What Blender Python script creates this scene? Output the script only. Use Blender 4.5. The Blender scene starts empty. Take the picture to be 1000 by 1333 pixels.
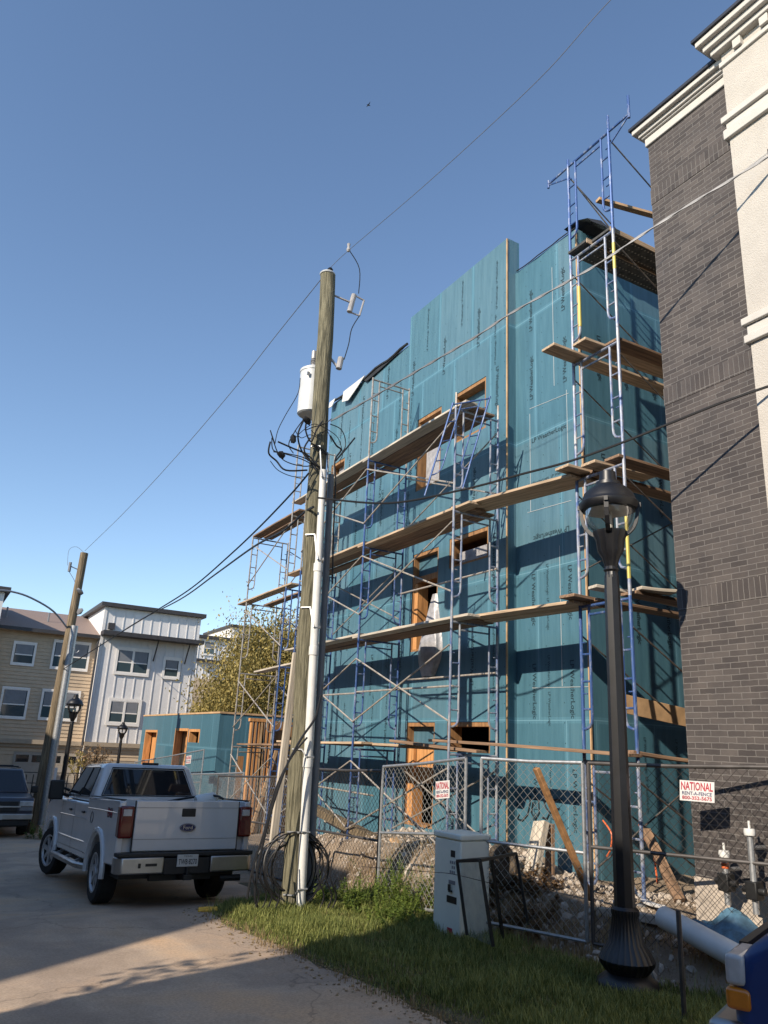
import bpy, math, random
import numpy as np
from mathutils import Vector, Matrix, Euler
random.seed(7); rng=np.random.default_rng(7)
R=math.radians
C=bpy.context.scene.collection
SC=bpy.context.scene
# ---------------------------------------------------------------- camera solve (eye at the origin, Y along the street, X across it)
CX,CY,F=500.,666.5,1005.
def _cr(px,py): return np.array([px-CX,-(py-CY),-F])
def _n(v): return v/np.linalg.norm(v)
_Y=_n(_cr(-106,944.5)); _Z=_n(np.cross(_cr(894,944.5+49),_Y)); _X=np.cross(_Y,_Z)
M=np.array([_X,_Y,_Z])
def ray(px,py): return M@_cr(px,py)
def atx(px,py,x): d=ray(px,py); return Vector(d*(x/d[0]))
def aty(px,py,y): d=ray(px,py); return Vector(d*(y/d[1]))
def atz(px,py,z): d=ray(px,py); return Vector(d*(z/d[2]))
def pix(p):
    q=M.T@np.array(p,float); return CX+q[0]/-q[2]*F, CY-q[1]/-q[2]*F
# ---------------------------------------------------------------- materials
MATS={}; KEEP={'concrete','wood_new','plank','plank_grey','orange_plastic','yellow','chrome','rim','plywood','amber_lens','clear_lens','tan_siding','white_siding','trim_white','trim_tan','roof_shingle'}
def newmat(name):
    m=bpy.data.materials.new(name); m.use_nodes=True
    nt=m.node_tree; b=nt.nodes['Principled BSDF']; MATS[name]=m
    return m,nt,b
def N(nt,t,**kw):
    n=nt.nodes.new(t)
    for k,v in kw.items():
        if k in n.inputs: n.inputs[k].default_value=v
        else: setattr(n,k,v)
    return n
def ramp(nt,fac,stops):
    r=nt.nodes.new('ShaderNodeValToRGB'); e=r.color_ramp.elements
    while len(e)<len(stops): e.new(.5)
    for i,(p,c) in enumerate(stops): e[i].position=p; e[i].color=(*c,1)
    nt.links.new(fac,r.inputs[0]); return r
def mat(name,col,rough=.6,metal=0,var=.12,scale=6,stretch=(1,1,1),bump=0,bscale=None,spec=.5,coat=0,col2=None,coords='Object',detail=5):
    m,nt,b=newmat(name); L=nt.links.new
    tc=N(nt,'ShaderNodeTexCoord'); mp=N(nt,'ShaderNodeMapping'); mp.inputs['Scale'].default_value=stretch
    L(tc.outputs[coords],mp.inputs[0])
    no=N(nt,'ShaderNodeTexNoise',Scale=scale,Detail=detail,Roughness=.6); L(mp.outputs[0],no.inputs[0])
    c=np.array(col)*(1 if name in KEEP else .78); col2=None if col2 is None else np.array(col2)*.7; a=c*(1-var*1.6); z=np.clip(c*(1+var*1.6),0,1) 
    if col2 is not None: a=np.array(col2)
    r=ramp(nt,no.outputs[0],[(.32,a),(.68,z)]); L(r.outputs[0],b.inputs['Base Color'])
    b.inputs['Roughness'].default_value=rough; b.inputs['Metallic'].default_value=metal
    b.inputs['Specular IOR Level'].default_value=spec
    b.inputs['Coat Weight'].default_value=coat
    if bump:
        n2=N(nt,'ShaderNodeTexNoise',Scale=bscale or scale*4,Detail=6); L(mp.outputs[0],n2.inputs[0])
        bp=N(nt,'ShaderNodeBump',Strength=bump,Distance=.02); L(n2.outputs[0],bp.inputs['Height']); L(bp.outputs[0],b.inputs['Normal'])
    return m
def worn(name,col,col2,scale=14,thr=.5,w=.06,rough=.45,metal=.3,stretch=(1,1,1)):
    m,nt,b=newmat(name); L=nt.links.new
    tc=N(nt,'ShaderNodeTexCoord'); mp=N(nt,'ShaderNodeMapping'); mp.inputs['Scale'].default_value=stretch; L(tc.outputs['Object'],mp.inputs[0])
    no=N(nt,'ShaderNodeTexNoise',Scale=scale,Detail=8,Roughness=.75); L(mp.outputs[0],no.inputs[0])
    r=ramp(nt,no.outputs[0],[(thr-w,col),(thr+w,col2)]); L(r.outputs[0],b.inputs['Base Color'])
    b.inputs['Roughness'].default_value=rough; b.inputs['Metallic'].default_value=metal
    return m
# teal sheathing: coated sheets 1.22 x 2.44 with taped seams.  u = axis index along the wall
def teal(name,axis,off=0,k=1.0):
    m,nt,b=newmat(name); L=nt.links.new
    tc=N(nt,'ShaderNodeTexCoord'); sp=N(nt,'ShaderNodeSeparateXYZ'); L(tc.outputs['Object'],sp.inputs[0])
    ad=N(nt,'ShaderNodeMath',operation='ADD'); L(sp.outputs[axis],ad.inputs[0]); ad.inputs[1].default_value=off
    co=N(nt,'ShaderNodeCombineXYZ'); L(ad.outputs[0],co.inputs[0]); L(sp.outputs[2],co.inputs[1])
    def brick(mort,c1,c2,cm,smooth=0.1):
        t=N(nt,'ShaderNodeTexBrick',offset=.5,squash=1); t.inputs['Scale'].default_value=1
        t.inputs['Brick Width'].default_value=1.22; t.inputs['Row Height'].default_value=2.44
        t.inputs['Mortar Size'].default_value=mort; t.inputs['Mortar Smooth'].default_value=smooth
        t.inputs['Color1'].default_value=(*c1,1); t.inputs['Color2'].default_value=(*c2,1); t.inputs['Mortar'].default_value=(*cm,1)
        L(co.outputs[0],t.inputs[0]); return t
    c=np.array((.056,.152,.204))*k; cg=np.array((.092,.178,.226))*k
    t1=brick(.05,c*.93,cg,c*1.10+np.array((.010,.010,.010)))
    t2=brick(.006,(0,0,0),(0,0,0),(1,1,1))
    # streaks of wear
    mp=N(nt,'ShaderNodeMapping'); mp.inputs['Scale'].default_value=(9,9,.8); L(tc.outputs['Object'],mp.inputs[0])
    no=N(nt,'ShaderNodeTexNoise',Scale=1.,Detail=6,Roughness=.7); L(mp.outputs[0],no.inputs[0])
    mx=N(nt,'ShaderNodeMix',data_type='RGBA',blend_type='MULTIPLY'); mx.inputs[0].default_value=1
    r=ramp(nt,no.outputs[0],[(.28,(.74,.78,.80)),(.5,(1,1,1)),(.72,(1.3,1.18,1.14))]); L(t1.outputs[0],mx.inputs[6]); L(r.outputs[0],mx.inputs[7])
    mx2=N(nt,'ShaderNodeMix',data_type='RGBA'); L(t2.outputs[0],mx2.inputs[0]); L(mx.outputs[2],mx2.inputs[6]); mx2.inputs[7].default_value=(*(c*1.5+.06),1)
    L(mx2.outputs[2],b.inputs['Base Color']); b.inputs['Roughness'].default_value=.5; b.inputs['Specular IOR Level'].default_value=.5
    n2=N(nt,'ShaderNodeTexNoise',Scale=70,Detail=4); L(tc.outputs['Object'],n2.inputs[0])
    bp=N(nt,'ShaderNodeBump',Strength=.25,Distance=.01); L(n2.outputs[0],bp.inputs['Height']); L(bp.outputs[0],b.inputs['Normal'])
    return m
def brickmat(name,bw=.205,rh=.063,c1=(.058,.051,.050),c2=(.102,.090,.085),cm=(.155,.146,.138),off=.5,mort=.0055,soldier=False):
    m,nt,b=newmat(name); L=nt.links.new
    tc=N(nt,'ShaderNodeTexCoord'); sp=N(nt,'ShaderNodeSeparateXYZ'); L(tc.outputs['Object'],sp.inputs[0])
    ad=N(nt,'ShaderNodeMath',operation='ADD'); L(sp.outputs[0],ad.inputs[0]); L(sp.outputs[1],ad.inputs[1])
    co=N(nt,'ShaderNodeCombineXYZ'); L(ad.outputs[0],co.inputs[0]); L(sp.outputs[2],co.inputs[1])
    # slight wobble so courses are not ruler straight
    nw=N(nt,'ShaderNodeTexNoise',Scale=14,Detail=4); L(co.outputs[0],nw.inputs[0])
    vm=N(nt,'ShaderNodeVectorMath',operation='SCALE'); L(nw.outputs['Color'],vm.inputs[0]); vm.inputs['Scale'].default_value=.013
    va=N(nt,'ShaderNodeVectorMath',operation='ADD'); L(co.outputs[0],va.inputs[0]); L(vm.outputs[0],va.inputs[1])
    t=N(nt,'ShaderNodeTexBrick',offset=off,squash=1); t.inputs['Scale'].default_value=1
    t.inputs['Brick Width'].default_value=bw; t.inputs['Row Height'].default_value=rh; t.inputs['Mortar Size'].default_value=mort
    t.inputs['Mortar Smooth'].default_value=.2; t.inputs['Bias'].default_value=-.1
    for k,c in (('Color1',c1),('Color2',c2),('Mortar',cm)): t.inputs[k].default_value=(*c,1)
    L(va.outputs[0],t.inputs[0])
    no=N(nt,'ShaderNodeTexNoise',Scale=2.2,Detail=7,Roughness=.7); L(tc.outputs['Object'],no.inputs[0])
    r=ramp(nt,no.outputs[0],[(.3,(.78,.78,.8)),(.7,(1.2,1.16,1.12))])
    mx=N(nt,'ShaderNodeMix',data_type='RGBA',blend_type='MULTIPLY'); mx.inputs[0].default_value=1
    L(t.outputs[0],mx.inputs[6]); L(r.outputs[0],mx.inputs[7]); L(mx.outputs[2],b.inputs['Base Color'])
    b.inputs['Roughness'].default_value=.75; b.inputs['Specular IOR Level'].default_value=.3
    n3=N(nt,'ShaderNodeTexNoise',Scale=120,Detail=3); L(tc.outputs['Object'],n3.inputs[0])
    ma=N(nt,'ShaderNodeMath',operation='MULTIPLY_ADD'); L(t.outputs['Fac'],ma.inputs[0]); ma.inputs[1].default_value=-1.; L(n3.outputs[0],ma.inputs[2])
    bp=N(nt,'ShaderNodeBump',Strength=.7,Distance=.006); L(ma.outputs[0],bp.inputs['Height']); L(bp.outputs[0],b.inputs['Normal'])
    return m
def glass(name,col,rough=.05,spec=.5):
    m,nt,b=newmat(name); b.inputs['Base Color'].default_value=(*col,1); b.inputs['Roughness'].default_value=rough
    b.inputs['Specular IOR Level'].default_value=spec; return m
teal('teal_front',1,.25); teal('teal_front_right',1,.1); teal('teal_side',0,.3); teal('teal_far',1,.6,.85)
brickmat('brick'); brickmat('brick_soldier',bw=.066,rh=.235,off=0)
mat('stucco',(.62,.575,.51),.9,var=.04,scale=3,bump=.5,bscale=60)
mat('cornice_white',(.68,.64,.58),.7,var=.03)
mat('flashing',(.03,.035,.05),.5)
mat('wood_new',(.50,.24,.085),.7,var=.18,scale=3,stretch=(6,6,.6),bump=.15)
mat('wood_frame',(.36,.185,.075),.7,var=.2,scale=3,stretch=(5,5,.8))
mat('plank',(.44,.32,.21),.8,var=.25,scale=3,stretch=(.5,9,9),bump=.35,bscale=4)
mat('plank_dark',(.29,.18,.11),.8,var=.3,scale=3,stretch=(.5,9,9),bump=.35,bscale=4)
mat('plank_grey',(.48,.42,.34),.8,var=.2,scale=3,stretch=(.5,9,9),bump=.35,bscale=4)
mat('plywood',(.47,.30,.16),.7,var=.15,scale=4)
mat('deck_metal',(.10,.095,.085),.6,metal=.3,var=.3,scale=12)
worn('blue_tube',(.045,.10,.27),(.38,.40,.44),scale=11,thr=.60,w=.1,stretch=(1,1,.35))
worn('blue_tube_worn',(.06,.12,.29),(.42,.42,.42),scale=9,thr=.49,w=.12,stretch=(1,1,.35))
worn('grey_tube',(.24,.20,.17),(.40,.38,.35),scale=8,thr=.5,w=.1)
worn('yellow_tube',(.55,.46,.12),(.4,.4,.36),scale=14,thr=.65)
worn('brace_tube',(.26,.22,.18),(.48,.43,.37),scale=10,thr=.45,w=.12)
worn('dark_brace',(.10,.08,.07),(.24,.22,.20),scale=10,thr=.55,w=.12)
mat('galv',(.50,.51,.52),.45,metal=.7,var=.12,scale=20)
mat('wire_galv',(.62,.62,.6),.45,metal=.6,var=.1,scale=5)
mat('wire_dark',(.10,.09,.085),.5,metal=.4,var=.2,scale=5)
mat('black_cable',(.012,.012,.014),.5)
mat('grey_cable',(.20,.20,.21),.45,metal=.3)
mat('pole_wood',(.21,.19,.125),.9,var=.3,scale=4,stretch=(10,10,.6),bump=1.,bscale=6,col2=(.055,.052,.03),detail=9)
mat('pole_wood_brown',(.22,.165,.10),.85,var=.35,scale=3,stretch=(9,9,.5),bump=.9,bscale=5,col2=(.08,.06,.035))
mat('pvc',(.84,.83,.79),.45,var=.05,scale=4)
mat('pvc_grey',(.24,.25,.27),.5,var=.06,scale=4)
mat('transformer',(.68,.69,.68),.4,var=.05,scale=3)
mat('ceramic',(.45,.43,.42),.3)
mat('lamp_black',(.006,.006,.008),.42,var=.3,scale=10,spec=.6)
mat('lamp_inside',(.55,.52,.45),.6,var=.1)
mat('truck_white',(.72,.72,.73),.18,var=.03,scale=2,coat=1.)
mat('suv_blue',(.03,.035,.055),.3,var=.1,coat=.6)
mat('car_blue',(.008,.045,.19),.38,var=.1,coat=.25)
mat('chrome',(.42,.42,.42),.38,metal=1,var=.1,scale=3)
mat('black_plastic',(.015,.015,.016),.55)
mat('tyre',(.014,.014,.014),.85,var=.2,scale=12)
mat('rim',(.42,.42,.43),.45,metal=.5)
mat('red_lens',(.13,.006,.008),.15,var=.1,coat=.5)
mat('clear_lens',(.45,.45,.45),.12,var=.15,coat=.5)
mat('amber_lens',(.6,.18,.01),.15,var=.1,coat=.5)
glass('car_glass',(.012,.014,.018),.03,.7); glass('window_glass',(.05,.075,.085),.05,.8)
mat('plate_white',(.6,.6,.58),.5,var=.03); mat('ink',(.01,.012,.02),.6); mat('ink_red',(.45,.02,.05),.6); mat('ink_blue',(.03,.035,.13),.6)
mat('print',(.010,.035,.05),.7)
mat('spray',(.012,.02,.03),.7)
mat('sign_white',(.78,.76,.74),.5,var=.03)
mat('cabinet',(.92,.95,.84),.45,var=.05,scale=2)
mat('black_metal',(.015,.015,.015),.5,var=.3,scale=9)
mat('tan_siding',(.50,.385,.265),.75,var=.05,scale=3)
mat('white_siding',(.68,.66,.645),.7,var=.03)
mat('trim_white',(.78,.74,.69),.7,var=.03)
mat('trim_tan',(.36,.29,.21),.7,var=.05)
mat('roof_shingle',(.24,.175,.145),.9,var=.22,scale=30,stretch=(1,1,3))
mat('dark_trim',(.05,.047,.05),.6)
mat('garage',(.42,.37,.31),.7,var=.04)
mat('concrete',(.42,.36,.30),.9,var=.14,scale=5,bump=.3)
mat('caster_wall',(.32,.27,.22),.85,var=.1)
mat('membrane_black',(.02,.02,.022),.7,var=.4,scale=5)
mat('membrane_white',(.72,.71,.68),.6,var=.05)
mat('plastic_sheet',(.42,.41,.42),.35,var=.15,scale=9,bump=.6,bscale=12)
mat('tarp_blue',(.09,.19,.27),.5,var=.3,scale=8,bump=.8,bscale=9)
mat('orange_plastic',(.60,.13,.04),.5); mat('yellow',(.75,.42,.04),.6,var=.15,scale=20)
mat('bark',(.10,.075,.05),.9,var=.3,scale=10,bump=.6)
mat('bronze',(.09,.07,.05),.4,metal=.6)
def leafmat(name,c1,c2,trans=.25):
    m,nt,b=newmat(name); L=nt.links.new
    g=N(nt,'ShaderNodeNewGeometry'); 
    no=N(nt,'ShaderNodeTexNoise',Scale=1.4,Detail=4); tc=N(nt,'ShaderNodeTexCoord'); L(tc.outputs['Object'],no.inputs[0])
    ma=N(nt,'ShaderNodeMath',operation='MULTIPLY_ADD'); L(g.outputs['Random Per Island'],ma.inputs[0]); ma.inputs[1].default_value=.55
    m2=N(nt,'ShaderNodeMath',operation='MULTIPLY'); L(no.outputs[0],m2.inputs[0]); m2.inputs[1].default_value=.5; L(m2.outputs[0],ma.inputs[2])
    r=ramp(nt,ma.outputs[0],[(.15,c1),(.85,c2)]); L(r.outputs[0],b.inputs['Base Color']); b.inputs['Roughness'].default_value=.6
    b.inputs['Specular IOR Level'].default_value=.25
    tr=N(nt,'ShaderNodeBsdfTranslucent'); L(r.outputs[0],tr.inputs[0]); ms=N(nt,'ShaderNodeMixShader'); ms.inputs[0].default_value=trans
    out=nt.nodes['Material Output']; L(b.outputs[0],ms.inputs[1]); L(tr.outputs[0],ms.inputs[2]); L(ms.outputs[0],out.inputs[0])
    return m
leafmat('leaf_olive',(.06,.06,.018),(.48,.37,.12)); leafmat('leaf_green',(.035,.075,.012),(.26,.33,.07)); 
leafmat('grass_blade',(.028,.06,.010),(.37,.38,.12),.35); leafmat('dry_blade',(.16,.11,.05),(.42,.31,.17),.3); leafmat('leaf_dry',(.12,.07,.03),(.34,.22,.12))
def groundmat():
    m,nt,b=newmat('soil'); L=nt.links.new
    tc=N(nt,'ShaderNodeTexCoord')
    n1=N(nt,'ShaderNodeTexNoise',Scale=1.1,Detail=9,Roughness=.75); L(tc.outputs['Object'],n1.inputs[0])
    r=ramp(nt,n1.outputs[0],[(.3,(.17,.12,.08)),(.55,(.33,.25,.175)),(.75,(.46,.37,.28))]); L(r.outputs[0],b.inputs['Base Color'])
    b.inputs['Roughness'].default_value=.95
    n2=N(nt,'ShaderNodeTexNoise',Scale=16,Detail=9,Roughness=.8); L(tc.outputs['Object'],n2.inputs[0])
    bp=N(nt,'ShaderNodeBump',Strength=.8,Distance=.06); L(n2.outputs[0],bp.inputs['Height']); L(bp.outputs[0],b.inputs['Normal'])
    m,nt,b=newmat('road'); L=nt.links.new
    tc=N(nt,'ShaderNodeTexCoord')
    n1=N(nt,'ShaderNodeTexNoise',Scale=.9,Detail=8,Roughness=.7); L(tc.outputs['Object'],n1.inputs[0])
    r=ramp(nt,n1.outputs[0],[(.3,(.35,.262,.185)),(.5,(.45,.345,.255)),(.72,(.56,.39,.25))])
    n3=N(nt,'ShaderNodeTexNoise',Scale=45,Detail=6,Roughness=.8); L(tc.outputs['Object'],n3.inputs[0])
    r3=ramp(nt,n3.outputs[0],[(.35,(.72,.72,.72)),(.6,(1.08,1.08,1.08))])
    vo=N(nt,'ShaderNodeTexVoronoi',Scale=.35,feature='DISTANCE_TO_EDGE'); 
    nd=N(nt,'ShaderNodeTexNoise',Scale=2.5,Detail=5); L(tc.outputs['Object'],nd.inputs[0])
    vs=N(nt,'ShaderNodeVectorMath',operation='MULTIPLY_ADD'); L(nd.outputs['Color'],vs.inputs[0]); vs.inputs[1].default_value=(.8,.8,.8); L(tc.outputs['Object'],vs.inputs[2]); L(vs.outputs[0],vo.inputs[0])
    rc=ramp(nt,vo.outputs['Distance'],[(.0,(.45,.45,.45)),(.006,(1,1,1))])
    mx=N(nt,'ShaderNodeMix',data_type='RGBA',blend_type='MULTIPLY'); mx.inputs[0].default_value=1; L(r.outputs[0],mx.inputs[6]); L(r3.outputs[0],mx.inputs[7])
    my=N(nt,'ShaderNodeMix',data_type='RGBA',blend_type='MULTIPLY'); my.inputs[0].default_value=.7; L(mx.outputs[2],my.inputs[6]); L(rc.outputs[0],my.inputs[7])
    n5=N(nt,'ShaderNodeTexNoise',Scale=.45,Detail=3,Roughness=.5,Distortion=1.2); L(tc.outputs['Object'],n5.inputs[0])
    r5=ramp(nt,n5.outputs[0],[(.42,(.80,.80,.82)),(.52,(1,1,1)),(.64,(1.08,1.0,.9))])
    mz=N(nt,'ShaderNodeMix',data_type='RGBA',blend_type='MULTIPLY'); mz.inputs[0].default_value=1; L(my.outputs[2],mz.inputs[6]); L(r5.outputs[0],mz.inputs[7])
    L(mz.outputs[2],b.inputs['Base Color']); b.inputs['Roughness'].default_value=.9
    bp=N(nt,'ShaderNodeBump',Strength=.35,Distance=.01); L(n3.outputs[0],bp.inputs['Height']); L(bp.outputs[0],b.inputs['Normal'])
groundmat()
mat('verge_soil',(.12,.10,.05),.95,var=.3,scale=5,bump=.6)
# ---------------------------------------------------------------- mesh builder
BASE={}
class MB:
    def __init__(s): s.v=[]; s.f=[]
    def add(s,vs,fs):
        k=len(s.v); s.v+= [tuple(v) for v in vs]; s.f+=[tuple(i+k for i in f) for f in fs]; return s
    def box(s,x0,x1,y0,y1,z0,z1,m=None):
        v=[Vector((x,y,z)) for z in (z0,z1) for y in (y0,y1) for x in (x0,x1)]
        if m is not None: v=[m@a for a in v]
        return s.add(v,[(0,2,3,1),(4,5,7,6),(0,1,5,4),(2,6,7,3),(0,4,6,2),(1,3,7,5)])
    def beam(s,p0,p1,w,h,up=(0,0,1)):
        p0=Vector(p0);p1=Vector(p1); d=(p1-p0); L=d.length; d.normalize(); up=Vector(up)
        a=d.cross(up); 
        if a.length<1e-4: a=d.cross(Vector((1,0,0)))
        a.normalize(); b=a.cross(d)
        m=Matrix((( d.x,a.x,b.x,p0.x),(d.y,a.y,b.y,p0.y),(d.z,a.z,b.z,p0.z),(0,0,0,1)))
        return s.box(0,L,-w/2,w/2,-h/2,h/2,m)
    def tube(s,pts,r,n=8,cap=True):
        pts=[Vector(p) for p in pts]; k=len(s.v); rr=r if hasattr(r,'__len__') else [r]*len(pts)
        u=None
        for i,p in enumerate(pts):
            d=(pts[min(i+1,len(pts)-1)]-pts[max(i-1,0)]); 
            if d.length<1e-9: d=Vector((0,0,1))
            d.normalize()
            if u is None: u=d.orthogonal().normalized()
            else:
                u=u-d*u.dot(d)
                if u.length<1e-6: u=d.orthogonal()
                u.normalize()
            w=d.cross(u)
            for j in range(n):
                t=2*math.pi*j/n; s.v.append(tuple(p+(u*math.cos(t)+w*math.sin(t))*rr[i]))
        for i in range(len(pts)-1):
            for j in range(n):
                a=k+i*n+j; b=k+i*n+(j+1)%n; s.f.append((a,b,b+n,a+n))
        if cap: s.f.append(tuple(k+j for j in reversed(range(n)))); s.f.append(tuple(k+(len(pts)-1)*n+j for j in range(n)))
        return s
    def lathe(s,prof,n=20,o=(0,0,0),m=None,flute=0,fd=0,cap=True):
        k=len(s.v); o=Vector(o)
        for r,z in prof:
            for j in range(n):
                t=2*math.pi*j/n; q=r*(1-(fd if (flute and j%2) else 0))
                p=Vector((q*math.cos(t),q*math.sin(t),z)); p=(m@p if m is not None else p)+o; s.v.append(tuple(p))
        for i in range(len(prof)-1):
            for j in range(n):
                a=k+i*n+j; b=k+i*n+(j+1)%n; s.f.append((a,b,b+n,a+n))
        if cap: s.f.append(tuple(k+j for j in reversed(range(n)))); s.f.append(tuple(k+(len(prof)-1)*n+j for j in range(n)))
        return s
    def prism(s,poly,axis,a,b):
        # poly: 2-D points; axis the extruded axis (0: (y,z), 1: (x,z), 2: (x,y))
        def P(q,t): return (t,q[0],q[1]) if axis==0 else (q[0],t,q[1]) if axis==1 else (q[0],q[1],t)
        n=len(poly); k=len(s.v); s.v+=[P(q,a) for q in poly]+[P(q,b) for q in poly]
        s.f.append(tuple(k+i for i in range(n))); s.f.append(tuple(k+n+i for i in reversed(range(n))))
        for i in range(n): j=(i+1)%n; s.f.append((k+j,k+i,k+n+i,k+n+j))
        return s
    def wall(s,axis,w0,w1,u0,u1,v0,v1,holes):
        # plate with rectangular holes. axis 0: plane x=const (u=y), axis 1: plane y=const (u=x)
        us=sorted({u0,u1,*[h[0] for h in holes],*[h[1] for h in holes]}); vs=sorted({v0,v1,*[h[2] for h in holes],*[h[3] for h in holes]})
        us=[u for u in us if u0<=u<=u1]; vs=[v for v in vs if v0<=v<=v1]
        def P(w,u,v): return (w,u,v) if axis==0 else (u,w,v)
        def full(i,j):
            if i<0 or j<0 or i>=len(us)-1 or j>=len(vs)-1: return False
            cu=(us[i]+us[i+1])/2; cv=(vs[j]+vs[j+1])/2
            return not any(h[0]<cu<h[1] and h[2]<cv<h[3] for h in holes)
        for i in range(len(us)-1):
            for j in range(len(vs)-1):
                if not full(i,j): continue
                a,b,c,d=us[i],us[i+1],vs[j],vs[j+1]
                for w in (w0,w1): s.add([P(w,a,c),P(w,b,c),P(w,b,d),P(w,a,d)],[(0,1,2,3)])
                if not full(i-1,j): s.add([P(w0,a,c),P(w1,a,c),P(w1,a,d),P(w0,a,d)],[(0,1,2,3)])
                if not full(i+1,j): s.add([P(w0,b,c),P(w1,b,c),P(w1,b,d),P(w0,b,d)],[(0,1,2,3)])
                if not full(i,j-1): s.add([P(w0,a,c),P(w1,a,c),P(w1,b,c),P(w0,b,c)],[(0,1,2,3)])
                if not full(i,j+1): s.add([P(w0,a,d),P(w1,a,d),P(w1,b,d),P(w0,b,d)],[(0,1,2,3)])
        return s
    def text(s,body,size,m,align='CENTER',bold=0,sx=1):
        cu=bpy.data.curves.new('t','FONT'); cu.body=body; cu.size=size; cu.align_x=align; cu.align_y='CENTER'; cu.offset=bold; cu.resolution_u=2
        o=bpy.data.objects.new('t',cu); C.objects.link(o); bpy.context.view_layer.update()
        me=bpy.data.meshes.new_from_object(o.evaluated_get(bpy.context.evaluated_depsgraph_get()))
        s.add([m@Vector((v.co.x*sx,v.co.y,0)) for v in me.vertices],[tuple(p.vertices) for p in me.polygons])
        bpy.data.objects.remove(o); bpy.data.curves.remove(cu); bpy.data.meshes.remove(me); return s
    def fit(s,body,size,width,o,u,v,bold=0):
        t=MB().text(body,size,Matrix.Identity(4),bold=bold); xs_=[q[0] for q in t.v]; k=width/(max(xs_)-min(xs_)); c=(max(xs_)+min(xs_))/2
        u,v,o=Vector(u).normalized(),Vector(v).normalized(),Vector(o); return s.add([o+u*((q[0]-c)*k)+v*q[1] for q in t.v],t.f)
    def build(s,name,m,parent=None,base=None,smooth=35,bevel=0,seg=2,normals=False):
        if parent is not None: base=BASE[parent.name] if base is None else base
        b=Vector(base) if base is not None else Vector((0,0,0))
        me=bpy.data.meshes.new(name); me.from_pydata([(x-b.x,y-b.y,z-b.z) for x,y,z in s.v],[],s.f); 
        if normals or bevel:
            import bmesh
            bm=bmesh.new(); bm.from_mesh(me); bmesh.ops.remove_doubles(bm,verts=bm.verts,dist=1e-5); bmesh.ops.recalc_face_normals(bm,faces=bm.faces); bm.to_mesh(me); bm.free()
        me.materials.append(MATS[m]); 
        if smooth: me.shade_smooth(); me.set_sharp_from_angle(angle=R(smooth))
        o=bpy.data.objects.new(name,me); C.objects.link(o)
        if parent is not None: o.parent=parent; BASE[o.name]=b
        else: o.location=b; BASE[o.name]=b
        if bevel:
            md=o.modifiers.new('b','BEVEL'); md.width=bevel; md.segments=seg; md.limit_method='ANGLE'; md.angle_limit=R(40)
        return o
def tag(o,label=None,cat=None,group=None,kind=None):
    if label: o['label']=label
    if cat: o['category']=cat
    if group: o['group']=group
    if kind: o['kind']=kind
    return o
def thing(name,label,cat,loc=(0,0,0),group=None,own=False):
    o=bpy.data.objects.new(name,None); C.objects.link(o); o.empty_display_size=.2
    o.location=loc; BASE[o.name]=Vector((0,0,0)) if own else Vector(loc)
    return tag(o,label,cat,group)
def copy_tree(o,parent=None):
    c=o.copy(); C.objects.link(c); c.parent=parent
    for ch in list(o.children): copy_tree(ch,c)
    return c
# ---------------------------------------------------------------- terrain
def prof(y): return float(np.interp(y,[-60,-5,3,5,6,10.3,13,20,27,46,70,300],[-1.4,-1.6,-1.84,-1.97,-2.02,-2.09,-2.42,-2.78,-3.03,-3.4,-3.5,-3.5]))
def sitez(y): return float(np.interp(y,[-5,5.5,6.7,8.4,9.5,10.3,13,16,20,24,40],[-1.62,-1.68,-1.58,-1.66,-1.45,-1.36,-1.5,-1.9,-2.35,-2.6,-3.1]))
def sst(a,b,x): t=min(1,max(0,(x-a)/(b-a))); return t*t*(3-2*t)
def edge_x(y): return float(np.interp(y,[-30,3,5.4,6.4,7.8,9.2,10.6,11.3,12.2,14,20,60],[4.05,4.05,3.98,3.9,3.8,3.6,3.62,4.0,4.9,5.6,5.9,5.9]))   # where the road stops
def hump(x,y): return .035*math.sin(2.3*x+1.1*y)+.03*math.sin(4.1*y-1.7*x)+.02*math.sin(7*x+5*y)
def H(x,y):
    p=prof(y); t=sst(6.15,7.15,x)
    if x>5 and y<45: p=p*(1-t)+sitez(y)*t+ t*hump(x,y)
    return p
xs=np.concatenate([[-400,-200,-100,-50,-25,-15],np.arange(-10,2,1),np.arange(2,12,.16),np.arange(12,22,1),[30,50,100,200,400]])
ys=np.concatenate([[-200,-80,-30,-15],np.arange(-8,2,1),np.arange(2,20,.2),np.arange(20,60,1),[70,90,130,200,400,900]])
g=MB(); g.v=[(x,y,H(x,y)) for y in ys for x in xs]; nx=len(xs)
g.f=[(j*nx+i,j*nx+i+1,(j+1)*nx+i+1,(j+1)*nx+i) for j in range(len(ys)-1) for i in range(nx-1)]
tag(g.build('ground','soil',smooth=180),kind='structure')
g=MB(); yy=np.concatenate([np.arange(-30,2,2),np.arange(2,20,.25),np.arange(20,60.1,1)]); cols=14
for y in yy:
    e=edge_x(y)+.06*math.sin(3.1*y)+.03*math.sin(9*y)
    for i in range(cols+1):
        x=-5.5+(e+5.5)*i/cols; g.v.append((x,y,H(x,y)+.012))
g.f=[(j*(cols+1)+i,j*(cols+1)+i+1,(j+1)*(cols+1)+i+1,(j+1)*(cols+1)+i) for j in range(len(yy)-1) for i in range(cols)]
tag(g.build('road','road',smooth=180),kind='structure')
def verge_r(y): return float(np.interp(y,[-5,5,7,8.4,9.5,11,13,15],[6.4,6.3,6.15,6.0,6.2,6.3,6.0,6.1]))
g=MB(); yy=np.arange(0,15,.2); cols=16
for y in yy:
    e=edge_x(y)-.03; w=verge_r(y)+.1*math.sin(5*y)
    for i in range(cols+1):
        x=e+(w-e)*i/cols; g.v.append((x,y,H(x,y)+.02*(1 if 0<i<cols else .1)))
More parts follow.
